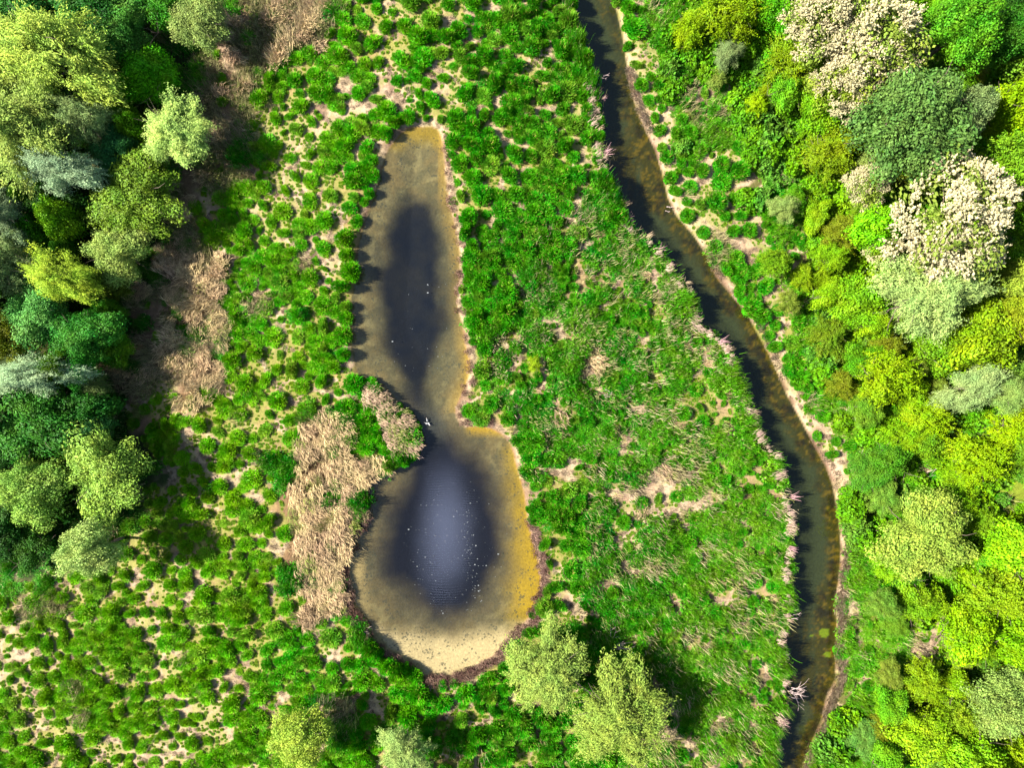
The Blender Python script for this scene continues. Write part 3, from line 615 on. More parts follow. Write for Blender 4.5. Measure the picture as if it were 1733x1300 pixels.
# flattened straw
px, py, g = cand(.48, 18); z = zone(px, py); x_, y_ = w2(px, py); u = uni(fbm(x_, y_, 1.6, 19))
neck = inside(px, py, np.array([(608,640),(650,650),(700,700),(712,735),(706,768),(672,765),(655,745),(640,700),(622,672)], float))
k = ((u < z[:, 3]) | neck) & dry_land(px, py, .30) & ~((py > 690) & (px < 488 + 26 * fbm(px, py, 40, 99))); px, py, u, neck = px[k], py[k], u[k], neck[k]; n = len(px); s = g.uniform(.6, 1.1, n)
tn = lerp(np.broadcast_to(T(238, 210, 152, 1.35), (n, 3)), np.broadcast_to(T(212, 178, 140, 1.5), (n, 3)), fbm(px, py, 30, 20) * 1.4 - .2 + (g.random(n) - .5) * .6); tn = lerp(tn, np.broadcast_to(T(220, 186, 160), (n, 3)), neck * .7)
tn = lerp(tn, np.broadcast_to(F(130, 165, 60), (n, 3)), (g.random(n) < .08) * .8)
ph = np.where(px < 430, g.normal(-.9, .8, n), g.normal(0, .35, n)); pk = np.where(g.random(n) < .7, g.integers(0, 3, n), g.integers(3, 5, n)); pk = np.where(neck, 0, pk); ph = np.where(neck, g.normal(.5, .3, n), ph)
stuff_object('flattened_reeds', 'flattened straw coloured dead reeds beside the pond', STR, pts(px, py, 0), ph, np.stack([s, s, s * g.uniform(.7, 1.3, n)], 1), tn, pk); print('straw', n)
# long dry grass near the wood
px, py, g = cand(.5, 24); z = zone(px, py); x_, y_ = w2(px, py); u = uni(fbm(x_, y_, 2.0, 25))
k = (u < z[:, 5]) & dry_land(px, py, .2); px, py = px[k], py[k]; n = len(px); s = g.uniform(.55, 1.0, n)
tn = lerp(np.broadcast_to(T(150, 160, 84), (n, 3)), np.broadcast_to(T(220, 196, 150), (n, 3)), g.random(n) * .9 + (fbm(px, py, 70, 26) - .5))
stuff_object('dry_grass', 'long dry grass along the edge of the wood', DRY, pts(px, py, 0), g.random(n) * 6.28, np.stack([s, s, s * .9], 1), tn, g.integers(0, 4, n)); print('dry', n)
# leafy undergrowth
px, py, g = cand(.62, 27); z = zone(px, py); b = bare(px, py); x_, y_ = w2(px, py); u = uni(fbm(x_, y_, 2.6, 28)); clear = smooth(1.2, .8, np.hypot((px - 1610) / 60, (py - 725) / 34)) + smooth(1.2, .8, np.hypot((px - 1712) / 48, (py - 848) / 60)) + smooth(1.2, .8, np.hypot((px - 1570) / 46, (py - 790) / 20)); clear = np.clip(clear, 0, 1)
k = (u < z[:, 4] * (1 - b) * (1 - clear * .8)) & dry_land(px, py, .5); px, py, u = px[k], py[k], u[k]; n = len(px); s = g.uniform(.6, 1.3, n); h = s * g.uniform(.6, 1.7, n) * (1.3 - u * .6)
stuff_object('undergrowth', 'low leafy undergrowth between the bushes beyond the stream', UND, pts(px, py, -.1), g.random(n) * 6.28, np.stack([s, s, h], 1), green(px, py, g, 'und'), g.integers(0, 5, n)); print('under', n)
# brown reed litter round the pond's rim
px, py, g = cand(.30, 29); dpn = look(R_POND, px, py) + (fbm(px, py, 14, 30) - .5) * .7
rimz = (dpn > -.65) & (dpn < .15) & (((py > 1040) & (px < 880)) | ((px > 868) & (py > 880)) | ((px < 640) & (py > 980)) | ((px > 745) & (py > 230) & (py < 720) & (g.random(len(px)) < .25)) | ((px > 570) & (px < 640) & (py > 870)))
px, py = px[rimz], py[rimz]; n = len(px); s = g.uniform(.3, .55, n)
tn = lerp(np.broadcast_to(T(120, 84, 74), (n, 3)), np.broadcast_to(T(205, 165, 145), (n, 3)), g.random(n) ** 1.5)
stuff_object('reed_litter', 'brown washed up reed litter ringing the pond', LIT, pts(px, py, .02), g.random(n) * 6.28, np.stack([s, s, s], 1), tn, g.integers(0, 3, n)); print('litter', n)
# dead stems and crumbs lying on the bare soil
px, py, g = cand(.42, 39, 20, 20); b = bare(px, py); k = (b > .35) & dry_land(px, py, .05) & (g.random(len(px)) < .8); px, py = px[k], py[k]; n = len(px); s = g.uniform(.14, .42, n)
tn = lerp(np.broadcast_to(T(96, 72, 56), (n, 3)), np.broadcast_to(T(236, 208, 170), (n, 3)), g.random(n))
stuff_object('soil_litter', 'dead stems and crumbs lying on the bare sandy soil', LIT, pts(px, py, -.02), g.random(n) * 6.28, np.stack([s, s, s * .5], 1), tn, g.integers(0, 3, n)); print('soil litter', n)
# pale fringe hanging over the stream's far bank
g = g_(31); P_ = []; A_ = []
E = east_px
for (y0, y1, dens) in ((930, 1310, 14), (120, 225, 5), (425, 470, 5), (520, 640, 3), (740, 930, 2)):
    for yv in np.arange(y0, y1, 12. / dens):
        x = np.interp(yv, E[:, 1], E[:, 0]); P_.append((x + g.uniform(1, 11), yv)); A_.append(math.pi + g.normal(-.1, .35))
for yv in np.arange(80, 1300, 5.5):
    if g.random() < .5: P_.append((np.interp(yv, west_px[:, 1], west_px[:, 0]) - g.uniform(2, 16), yv)); A_.append(g.normal(.2, .5))
P_ = np.array(P_); A_ = np.array(A_); n = len(P_); s = g.uniform(.4, .95, n); wst_ = (np.cos(A_) > 0); s = np.where(wst_, s * .8, s)
tn = lerp(np.broadcast_to(T(232, 190, 165), (n, 3)), np.broadcast_to(T(246, 220, 170), (n, 3)), g.random(n))
tn = lerp(tn, np.broadcast_to(T(206, 176, 160), (n, 3)), wst_ * .8)
stuff_object('reed_fringe', 'pale and pinkish dead reeds fringing the stream banks', RIM, pts(P_[:, 0], P_[:, 1], .05) + np.stack([0 * A_, 0 * A_, wst_ * .75], 1), A_, np.stack([s, s, s * .8], 1), tn, g.integers(0, 3, n))

# white flecks on the water
g = g_(33); n = 150; a = g.random(n) * 6.28; r = np.sqrt(g.random(n)); px = 765 + np.cos(a) * r * 85 + g.normal(0, 8, n); py = 930 + np.sin(a) * r * 120 + g.normal(0, 8, n)
lx = g.random(70) ; px = np.concatenate([px, 790 + lx * 15 + g.normal(0, 5, 70), g.uniform(660, 760, 25)]); py = np.concatenate([py, 860 + lx * 160, g.uniform(480, 640, 25)])
k = look(R_POND, px, py) > .8; px, py = px[k], py[k]; x, y = w2(px, py); n = len(px); b = Bag()
for cx, cy, s in zip(x, y, g.uniform(.012, .028, n) * (1 + 1. * (g.random(n) < .12))):
    V, Q = dome(s * g.uniform(1, 1.8), s, s * .5, 6, 3, .1, g=g); b.add(V + (cx, cy, Zpond + .005), Q, 1)
m = b.mesh('floating_flecks', solid_mat('white_fleck', (.16, .17, .17), .7)); tag(obj('floating_flecks', m), 'tiny white flecks floating on the pond', kind='stuff')

# ------------------------------------------------------------------ trees and shrubs
def lobes(g, n, rz):
    d = nrm(g.normal(size=(n, 3))); d[:, 2] = np.abs(d[:, 2]) * 1.0 - .22 * (g.random(n) < .45); r = g.uniform(.45, .86, n)
    return d * r[:, None] * (1, 1, rz), d
def warp(b, g):
    p = g.random(4) * 6.28; am = g.uniform(.06, .16, 4)
    for V in b.V:
        a = np.arctan2(V[:, 1], V[:, 0]); f = 1 + am[0] * np.sin(2 * a + p[0]) + am[1] * np.sin(3 * a + p[1]) + am[2] * .8 * np.sin(5 * a + p[2]) + am[3] * .5 * np.sin(8 * a + p[3])
        V[:, 0] *= f; V[:, 1] *= f
    return b
def crown_broad(seed, nl, per, leaf, rz=.9, lob=.30, aspect=1.5):
    g = g_(seed); b = Bag(); c, d = lobes(g, nl, rz); rad = lob * g.uniform(.6, 1.25, nl)
    for ci, r in zip(c, rad):
        k = int(per * (r / lob) ** 2); e = nrm(g.normal(size=(k, 3)) + (0, 0, .45)); f = g.uniform(.55, 1.08, k)[:, None]
        P = ci + e * f * r; b.add(*leaves(P, e + g.normal(0, .55, (k, 3)) + (0, 0, .25), leaf * g.uniform(.6, 1.3, k), aspect, np.clip(g.random(k) * .8 + g.random() * .3, 0, 1), g=g))
    return warp(b, g)
def crown_spray(seed, ns, per, leaf, rz=.8, droop=.5, wd=3.2, L0=.35, L1=.75):
    """arching sprays of narrow leaves (willow, feathery bushes)"""
    g = g_(seed); b = Bag(); lc, _ = lobes(g, 46, rz); lc *= .95
    for ci in lc[g.integers(0, 46, ns)] + g.normal(0, .07, (ns, 3)):
        hd = nrm(g.normal(0, 1, (1, 3)) * (1, 1, .55) + nrm(ci[None]) * .8)[0]; ci = ci + hd * .04; Ls = g.uniform(L0, L1); f = np.sort(g.random(per)); av = g.random() * .35
        P = ci + hd * (f * Ls)[:, None] + np.stack([0 * f, 0 * f, f * .32 * Ls - droop * Ls * f ** 2], 1) + g.normal(0, .035, (per, 3))
        al = hd + np.stack([0 * f, 0 * f, .3 - 2 * droop * f], 1) + g.normal(0, .4, (per, 3)); N_ = g.normal(0, .5, (per, 3)) + (0, 0, .9) + hd * .3
        b.add(*leaves(P, N_, leaf * g.uniform(.6, 1.2, per) * (1.15 - .4 * f), wd, np.clip(g.random(per) * .65 + av, 0, 1), along=al, g=g))
    return warp(b, g)
def trunk_mesh(seed, rz, zc, multi=1, thick=.05, nb=11):
    g = g_(seed); b = Bag()
    for q in range(multi):
        off = g.normal(0, .06, 2) if multi > 1 else np.zeros(2); t = np.linspace(0, 1, 6); topx = off * 5 if multi > 1 else g.normal(0, .05, 2)
        P = np.stack([off[0] + topx[0] * t ** 1.5, off[1] + topx[1] * t ** 1.5, t * (zc + .25 * rz)], 1); r = thick * (1.25 - t * .85) / (multi ** .5); b.add(*tube(P, r, 7), .5)
        for k in range(nb):
            f = g.uniform(.35, 1); i0 = np.array([np.interp(f, t, P[:, j]) for j in range(3)]); a = g.random() * 6.28; L_ = g.uniform(.45, .85); s_ = np.linspace(0, 1, 5)
            W_ = np.stack([i0[0] + np.cos(a) * L_ * s_, i0[1] + np.sin(a) * L_ * s_, i0[2] + (.10 + .5 * rz * g.random()) * s_ ** .8], 1) + np.concatenate([np.zeros((1, 3)), g.normal(0, .02, (4, 3))])
            b.add(*tube(W_, thick * .5 * (1.05 - s_ * .92) * (1.2 - f * .6), 5), .5)
    return b.mesh('trunk', M_BARK)
def blossom_mesh(seed, n=2300, rz=.8):
    """white flower sprays: short fat spikes over the top of the crown, fanning from their branches"""
    g = g_(seed); b = Bag(); hub, d = lobes(g, 60, rz); hub *= 1.08
    hi = g.integers(0, 60, n); e = nrm(g.normal(size=(n, 3)) * (1, 1, .45) + nrm(hub)[hi] * .9 + (0, 0, .18)); L_ = g.uniform(.06, .13, n)
    st = hub[hi] + e * g.uniform(.03, .20, n)[:, None]
    for j in range(6):
        f = (j + .5) / 6; P = st + e * (L_ * f)[:, None] + g.normal(0, .008, (n, 3)); N_ = g.normal(0, .8, (n, 3)) + (0, 0, .8)
        b.add(*leaves(P, N_, .044 * (1.15 - .6 * f) * g.uniform(.8, 1.2, n), 1.3, np.clip(.35 + .6 * g.random(n), 0, 1), g=g))
    return b.mesh('blossom', M_FLOWER)
KIND = {}
def reg(kind, meshes, trunks, zc, rz): KIND[kind] = (meshes, trunks, zc, rz)
# unit crowns: radius 1, crown centre at height zc (in radii)
reg('broad', [crown_broad(500 + i, 74, 430, .04).mesh('crown', M_LEAF) for i in range(3)], [trunk_mesh(510 + i, .9, 1.5) for i in range(2)], 1.5, .9)
reg('leafy', [crown_broad(520 + i, 52, 330, .058, .8, .34).mesh('crown', M_LEAF) for i in range(3)], [trunk_mesh(530 + i, .8, .9, 2) for i in range(2)], .9, .8)
reg('fine', [crown_broad(540 + i, 110, 260, .036, .75, .22, 1.3).mesh('crown', M_LEAF) for i in range(2)], [trunk_mesh(550, .75, 1.3, 1, .05, 18)], 1.3, .75)
reg('willow', [crown_spray(560 + i, 950, 34, .037, .8, .5, 3.0, .22, .42).mesh('crown', M_LEAF) for i in range(3)], [trunk_mesh(570, .8, 1.3, 2)], 1.3, .8)
reg('feather', [crown_spray(580 + i, 420, 32, .056, .75, .35, 1.8, .3, .55).mesh('crown', M_LEAF) for i in range(3)], [trunk_mesh(590, .7, .8, 3, .05)], .8, .75)
reg('blossom', [crown_broad(600 + i, 54, 95, .05, .78, .24).mesh('crown', M_LEAF) for i in range(2)], [trunk_mesh(610, .8, 1.3, 1, .05, 16)], 1.3, .8)
BLO = [blossom_mesh(620), blossom_mesh(621)]
tree_n = 0
LAND = []                                                    # landmarks for naming the tussocks
def tree(name, cat, label, px, py, rpx, h, kind, colr, group, sx=1., sy=1., rot=0, flowers=1.0):
    """px, py, rpx: where and how wide the crown's middle shows; h: height of the top above ground"""
    global tree_n
    meshes, trunks, zc, rz = KIND[kind]; i = tree_n; tree_n += 1
    if group.startswith('trees of the wood'): h = h * (.62 if px > 180 else .72)
    hc = h * zc / (zc + rz); q = 1 - hc / H_CAM; gx_ = 866.5 + (px - 866.5) * q; gy_ = 650 + (py - 650) * q; rm = rpx * S * q
    x, y = w2(gx_, gy_); z = float(ground_z(np.array([gx_]), np.array([gy_]))[0]); sz = h / (zc + rz)
    o = bpy.data.objects.new(name, None); C.objects.link(o); o.location = (float(x), float(y), z - .05); o.empty_display_size = .3
    o.rotation_euler = (0, 0, R(rot)); tag(o, label, cat, group); sc3 = (rm * sx, rm * sy, sz); col3 = [float(v) * (1.5 if name == 'shade_tree' else 1.1 if group.startswith('trees of the wood') else .92) for v in F(*colr)]
    spin = (i * 2.4) % 6.28 if abs(sx - sy) < .01 else (math.pi * (i % 2))
    def part(nm, me, zoff):
        c = bpy.data.objects.new(nm, me); C.objects.link(c); c.parent = o; c.location = (0, 0, zoff * sc3[2]); c.scale = sc3; c.rotation_euler = (0, 0, spin); c['tint'] = col3; return c
    part('crown', meshes[i % len(meshes)], zc); part('trunk', trunks[i % len(trunks)], 0)
    if kind == 'blossom' and flowers > 0: part('blossom', BLO[i % 2], zc)
    return o
LW = 'trees of the wood left of the pond'; RB = 'trees and bushes beyond the stream'; SB = 'lone trees round the pond'
for a in [
 ('willow_tree','tree','tall lime green willow with feathery top at the corner of the wood',100,92,88,13,'willow',(186,208,92),LW,1.08,.92,-38),
 ('green_bush','bush','vivid green round bush between the tall willow and the sandy meadow',255,130,48,6,'leafy',(92,186,16),LW),
 ('willow_tree','tree','pale green ragged tree leaning out over the dry grass',300,225,58,9,'willow',(196,222,130),LW,1.05,.95,-40),
 ('olive_tree','tree','dull olive twiggy tree at the top edge beside dry grass',345,38,58,7,'fine',(150,160,92),LW),
 ('shade_tree','tree','dark green tree in shade right of the tall lime willow',205,58,58,7,'broad',(64,120,56),LW),
 ('shade_tree','tree','dark tree behind the top of the tall lime willow',150,8,62,7,'broad',(40,98,36),LW),
 ('shade_tree','tree','dark green tree filling the corner above the tall willow',18,15,60,8,'broad',(46,108,48),LW),
 ('shade_tree','tree','dark tree between the olive twiggy tree and the shade tree',285,20,42,6,'leafy',(56,120,30),LW),
 ('willow_tree','tree','wide olive green willow below the tall lime one',42,215,92,12,'willow',(172,184,92),LW,.9,1.05),
 ('grey_willow','tree','grey green slender willow between the lime and the ice green ones',138,208,48,10,'willow',(160,178,120),LW,1,.9,-30),
 ('grey_willow','tree','ice green silvery willow below the slender grey one',112,292,58,10.5,'willow',(176,208,182),LW,1.1,.62,-8),
 ('small_tree','tree','small dark olive tree in the gap above the pale ragged tree',200,205,34,6,'leafy',(92,140,24),LW),
 ('shade_tree','tree','shaded blue green tree right of the silvery willow',200,262,46,7,'broad',(52,112,60),LW),
 ('green_bush','bush','brown green bush under the pale ragged tree',255,270,34,5,'leafy',(100,140,46),LW),
 ('broad_tree','tree','broad mid green tree with speckled light leaves above the purple clearing',232,335,82,8,'fine',(112,150,58),LW),
 ('shade_tree','tree','dark hollow tree left of the speckled broad tree',90,340,48,7,'broad',(40,84,24),LW),
 ('green_bush','bush','bright green bushy tree tucked beside the speckled broad tree',112,375,34,8,'leafy',(110,168,30),LW),
 ('grey_willow','tree','grey leaved tree cut by the left picture edge under the olive willow',14,372,46,10,'willow',(142,166,134),LW),
 ('broad_tree','tree','yellowish speckled tree just above the purple clearing',205,432,58,7.5,'fine',(166,180,96),LW),
 ('grey_willow','tree','soft grey green willow at the picture edge beside the yellow streaked one',18,448,50,9,'willow',(136,166,110),LW),
 ('willow_tree','tree','yellow green streaked willow pointing to the purple clearing',108,470,60,10,'willow',(190,214,70),LW,1.2,.62,-22),
 ('shade_tree','tree','mid green tree under the yellow green streaked willow',70,530,58,8,'broad',(84,148,74),LW),
 ('shade_tree','tree','dark green tree beside the purple dry clearing',148,570,56,8,'broad',(50,118,48),LW),
 ('brown_tree','tree','brownish olive tree at the picture edge above the ice green one',22,572,54,8,'fine',(140,128,26),LW),
 ('grey_willow','tree','ice green willow reaching in from the picture edge with a long shadow',62,634,66,10,'willow',(184,214,184),LW,1.15,.55,0),
 ('shade_tree','tree','small green tree at the tip of the ice green willow',142,628,34,7,'broad',(60,138,50),LW),
 ('shade_tree','tree','large dark green tree below the long ice green willow',62,715,76,8,'broad',(52,112,40),LW),
 ('shade_tree','tree','dark tree beside the shadowed grass, above the sunlit round tree',150,690,44,6,'leafy',(40,96,36),LW),
 ('round_tree','tree','sunlit round green tree with clumped crown at the wood edge',184,800,78,8.5,'broad',(138,180,76),LW),
 ('round_tree','tree','green clumped tree left of the sunlit round tree',64,832,62,8.5,'broad',(132,178,78),LW),
 ('shade_tree','tree','dark tree at the picture edge left of the clumped tree',0,770,50,7,'broad',(36,86,40),LW),
 ('small_tree','tree','blue green small tree above the sunlit round tree',165,728,30,6,'leafy',(60,120,66),LW),
 ('pale_willow','tree','smooth pale green willow at the lower edge of the wood casting a shadow',158,930,60,9.5,'fine',(172,204,124),LW,1.05,.78,12),
 ('shade_tree','tree','dark bush in the shade left of the smooth pale willow',60,925,36,4,'leafy',(52,100,38),LW),
 ('shade_tree','tree','dark bush at the left picture edge above the tussock meadow',8,905,42,5,'leafy',(40,84,34),LW),
 ('round_bush','bush','light green round bush at the bottom edge below the pond',512,1240,60,5.5,'fine',(168,202,80),SB),
 ('pale_bush','bush','pale grey green bush cut by the bottom picture edge',690,1272,44,4.5,'willow',(190,208,130),SB),
 ('pale_tree','tree','feathery yellow olive tree just below the round end of the pond',925,1128,70,5.5,'willow',(172,190,96),SB,.9,1.1),
 ('pale_tree','tree','wider feathery olive green tree below and right of its twin',1042,1205,80,5.8,'willow',(160,184,86),SB,1.1,1,-35),
 ('yellow_shrub','bush','tiny yellow green shrub among the herbs right of the pond',905,618,13,1.4,'feather',(190,208,40),SB),
 ('yellow_bush','bush','large yellow green bush at the top edge beside the stream meadow',1235,28,48,4.5,'feather',(164,178,8),RB),
 ('yellow_bush','bush','bright yellow bush beside the bare pink ground near the top',1163,55,28,3.2,'feather',(200,206,10),RB),
 ('grey_bush','bush','spiky grey green bush below the large yellow bush',1230,92,26,3,'willow',(146,168,118),RB),
 ('yellow_bush','bush','small tan bush under the spiky grey bush',1212,136,16,2,'feather',(186,172,80),RB),
 ('yellow_bush','bush','small bright yellow bush alone on green herbs',1275,182,17,2.8,'feather',(212,224,10),RB),
 ('green_bush','bush','small lime bush touching the small bright yellow one',1292,160,14,2.2,'feather',(140,182,8),RB),
 ('green_bush','bush','green bush at the top edge left of the white blossom trees',1312,22,38,5,'leafy',(88,172,22),RB),
 ('blossom_tree','tree','white flowering tree at the top edge beside the green bush',1378,38,66,8,'blossom',(150,170,70),RB),
 ('blossom_tree','tree','white flowering tree next to the vivid green round tree',1478,78,84,9,'blossom',(140,160,66),RB),
 ('blossom_bush','tree','cream flecked tree between the white blossom and the dark oak',1424,150,52,7,'blossom',(166,176,60),RB),
 ('green_tree','tree','vivid green dense tree in the top right corner of the wood',1618,58,66,9.5,'broad',(92,168,44),RB),
 ('dark_oak','tree','huge dark green fine leaved tree between the two white blossom trees',1530,212,110,10,'fine',(98,142,74),RB),
 ('grey_tree','tree','grey green edge tree on the right side of the dark oak',1628,195,44,9,'fine',(130,160,110),RB),
 ('dark_tree','tree','dark shaded tree between the vivid green tree and the right edge',1700,70,46,8,'broad',(58,128,40),RB),
 ('dark_tree','tree','dark green tree in the top right picture corner',1725,10,40,8,'broad',(40,96,36),RB),
 ('yellow_bush','bush','yellow green bushes sprawling left of the dark oak',1345,105,52,4,'feather',(142,172,14),RB),
 ('green_bush','bush','bright green bush left of the dark oak',1385,185,46,4,'leafy',(120,178,22),RB),
 ('green_bush','bush','yellow green bush below the bright green one, left of the oak',1400,262,44,4,'feather',(132,176,24),RB),
 ('blossom_bush','tree','small white blossom tree below the dark oak',1462,320,38,6,'blossom',(130,160,60),RB),
 ('blossom_tree','tree','largest white blossom tree with long flower spikes below the dark oak',1605,378,106,10,'blossom',(146,160,70),RB,1,1.02),
 ('blossom_bush','tree','small white blossom tree wedged beside the big pale willow',1490,425,30,5,'blossom',(130,170,40),RB),
 ('lime_tree','tree','vivid light green tree left of the largest white blossom tree',1475,388,40,6,'leafy',(130,216,30),RB),
 ('pale_willow','tree','wide pale green willow below the largest white blossom tree',1560,500,80,8.5,'willow',(190,206,132),RB,1.12,.85,25),
 ('yellow_tree','tree','yellow green tree at the right edge beside the dark oak',1705,185,42,8,'leafy',(156,196,14),RB),
 ('green_tree','tree','light green tree at the right edge above the largest blossom tree',1690,285,46,8,'feather',(120,180,50),RB),
 ('dark_tree','tree','dark tree at the right edge beside the largest blossom tree',1728,380,36,7,'broad',(84,140,16),RB),
 ('round_bush','bush','dull round bush on the sandy bank with a black shadow',1325,352,27,3,'fine',(166,182,108),RB),
 ('yellow_bush','bush','small yellow bush beside low herbs right of the stream',1385,470,19,2.4,'feather',(178,192,12),RB),
 ('green_bush','bush','bright lime bush left of the wide pale willow',1450,515,46,4,'leafy',(142,198,34),RB),
 ('green_bush','bush','olive green bush near the stream below the small yellow bush',1398,570,34,2.6,'feather',(112,150,34),RB),
 ('yellow_bush','bush','yellow green feathery bush casting a black shadow on grass',1488,640,48,5.5,'feather',(176,200,14),RB),
 ('green_bush','bush','mid green bush below the wide pale willow',1590,590,44,4.5,'leafy',(116,172,38),RB),
 ('yellow_tree','tree','large yellow olive tree above the ice green bush',1650,572,56,7,'leafy',(180,184,28),RB),
 ('yellow_tree','tree','yellow olive tree at the right edge beside its larger neighbour',1712,545,44,7.5,'fine',(178,184,50),RB),
 ('green_tree','tree','light green speckled tree at the right edge below the blossom tree',1718,478,34,7,'leafy',(164,190,70),RB),
 ('grey_bush','bush','ice green bush among yellow trees on the right',1640,660,46,6,'willow',(176,202,142),RB,1.15,.75,20),
 ('grey_bush','bush','smaller ice green bush right of the first',1700,668,30,6,'willow',(150,190,110),RB),
 ('yellow_bush','bush','yellow feathery bush at the top of the grassy clearing',1562,705,36,4,'feather',(178,198,10),RB),
 ('yellow_bush','bush','golden yellow bush right of the grassy clearing',1705,728,38,5,'feather',(206,206,8),RB),
 ('yellow_bush','bush','yellow bush below the brown brushwood, casting shadow on the clearing',1640,778,42,5.5,'feather',(186,200,10),RB),
 ('green_bush','bush','green bush left of the brown brushwood heap',1555,748,34,3,'leafy',(116,172,40),RB),
 ('low_bush','bush','dense low green bush by the sandy bank of the stream',1470,800,44,2.6,'fine',(90,156,58),RB),
 ('round_bush','bush','big speckled green bush beside the low dense one',1560,905,84,6,'fine',(158,192,84),RB),
 ('lime_tree','tree','bright lime tree at the right edge right of the big speckled bush',1708,920,44,7,'leafy',(158,220,34),RB),
 ('yellow_tree','tree','yellow green tree below the bright lime tree',1682,1000,46,6,'feather',(170,196,34),RB),
 ('lime_tree','tree','lime green tree near the tan bare patch',1630,1068,46,5,'leafy',(160,208,18),RB),
 ('lime_tree','tree','lime green tree at the right edge below the yellow green tree',1718,1085,44,6,'leafy',(150,206,22),RB),
 ('green_bush','bush','green bush between the big speckled bush and the lime tree',1545,1015,34,3.5,'leafy',(124,178,34),RB),
 ('yellow_bush','bush','orange yellow bush in the lower right thicket',1612,1205,34,4,'feather',(204,190,44),RB),
 ('grey_tree','tree','grey green fine leaved tree in the lower right corner',1695,1190,64,7,'fine',(146,182,98),RB),
 ('lime_tree','tree','bright lime bush below and left of the orange yellow one',1555,1238,46,4.5,'leafy',(166,206,36),RB),
 ('lime_tree','tree','lime green tree in the bottom right corner of the thicket',1640,1282,48,6,'leafy',(146,200,30),RB),
 ('yellow_tree','tree','yellow lime tree at the bottom right picture corner',1725,1290,40,7,'feather',(170,200,20),RB),
 ('green_bush','bush','yellow green bush above the orange yellow one',1560,1150,40,3.5,'feather',(136,186,22),RB),
 ('low_bush','bush','grey green low bush beside the stream fringe at the bottom',1460,1250,36,2.2,'fine',(110,168,76),RB),
]:
    tree(*a); LAND.append((a[3], a[4], a[5]))
g = g_(77); CB = {}; used_xy = [(a_[1], a_[2], a_[0]) for a_ in []]
def names(px, py):
    L_ = [(n_, x, y) for n_, x, y in SHORT]; d = [math.hypot(x - px, y - py) for _, x, y in L_]; k = int(np.argmin(d)); _, x, y = L_[k]; a = (math.degrees(math.atan2(py - y, px - x)) + 360) % 360
    return L_[k][0], ['right of', 'below right of', 'below', 'below left of', 'left of', 'above left of', 'above', 'above right of'][int((a + 22.5) // 45) % 8]
SHORT = [('the vivid green top right tree', 1618, 58), ('the dark oak', 1530, 212), ('the largest white blossom tree', 1605, 378), ('the wide pale willow', 1560, 500), ('the big speckled bush', 1560, 905), ('the brown brushwood', 1590, 795),
         ('the ice green bush', 1640, 660), ('the small bright yellow bush', 1275, 182), ('the dull round bank bush', 1325, 352), ('the large feathery yellow bush', 1488, 640), ('the orange yellow bush', 1612, 1205), ('the tan bare patch', 1575, 1080), ('the low dense bush', 1470, 800), ('the lime tree at the edge', 1708, 920),
         ('the tall lime willow', 100, 92), ('the silvery willow', 112, 292), ('the speckled broad tree', 232, 335), ('the long ice green willow', 62, 634), ('the yellow streaked willow', 108, 470), ('the sunlit round tree', 184, 800), ('the pale ragged tree', 300, 225)]
WORD = {'leafy': ['leafy green', 'bright lime', 'mid green', 'fresh green'], 'feather': ['feathery yellow green', 'feathery lime', 'feathery green', 'loose olive'], 'fine': ['fine leaved green', 'fine leaved olive', 'speckled green', 'speckled pale']}
COLS = {'leafy': [(96, 164, 30), (140, 204, 30), (84, 150, 40), (110, 184, 40)], 'feather': [(160, 186, 16), (150, 200, 24), (116, 170, 30), (140, 156, 40)], 'fine': [(110, 164, 56), (140, 160, 60), (120, 170, 64), (164, 184, 100)]}
small = []
for t_ in range(900):
    left = t_ % 5 == 0
    if left: px, py = g.uniform(10, 250), g.uniform(30, 850)
    else: px, py = g.uniform(1300, 1725), g.uniform(10, 1290)
    if left and px > 250 - abs(py - 250) * .15: continue
    if not left and (look(R_EAST, np.array([px]), np.array([py]))[0] < 3.2 or math.hypot((px - 1610) / 70, (py - 725) / 45) < 1 or math.hypot((px - 1712) / 55, (py - 848) / 65) < 1 or math.hypot((px - 1570) / 55, (py - 1085) / 55) < 1 or math.hypot((px - 1570) / 55, (py - 790) / 32) < 1): continue
    if not left and px < float(np.interp(py, [p_[1] for p_ in EAST], [p_[0] for p_ in EAST])) + 70: continue
    if any(math.hypot(px - a_[0], py - a_[1]) < 34 for a_ in small) or any(math.hypot(px - a_[0], py - a_[1]) < a_[2] * .62 for a_ in LAND): continue
    small.append((px, py))
for px, py in small[:90]:
    kd = ['leafy', 'feather', 'fine', 'leafy'][g.integers(0, 4)]; ci = g.integers(0, 4); mk, dr = names(px, py); key = (WORD[kd][ci], mk, dr); CB[key] = CB.get(key, 0) + 1
    c_ = np.array(COLS[kd][ci], float)
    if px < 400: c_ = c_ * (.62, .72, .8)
    nth = ['', ', second of them', ', third of them', ', fourth of them'][min(CB[key] - 1, 3)]
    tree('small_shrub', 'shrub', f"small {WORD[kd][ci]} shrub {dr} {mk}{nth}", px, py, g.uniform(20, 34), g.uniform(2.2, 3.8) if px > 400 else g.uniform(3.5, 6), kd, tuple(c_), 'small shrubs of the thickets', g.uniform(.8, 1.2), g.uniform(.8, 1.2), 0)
# the thicket goes on outside the picture's right and left edges
for i, (px, py) in enumerate([(-60, 100), (-70, 300), (-60, 500), (-60, 700), (1790, 120), (1800, 330), (1790, 620), (1790, 800), (1800, 1000), (1790, 1200)]):
    tree('edge_tree', 'tree', 'tree past the picture edge, number ' + ['one', 'two', 'three', 'four', 'five', 'six', 'seven', 'eight', 'nine', 'ten'][i], px, py, 62, 8, ('broad', 'willow')[i % 2], (110, 160, 50) if px > 0 else (60, 116, 50), 'trees past the picture edges')

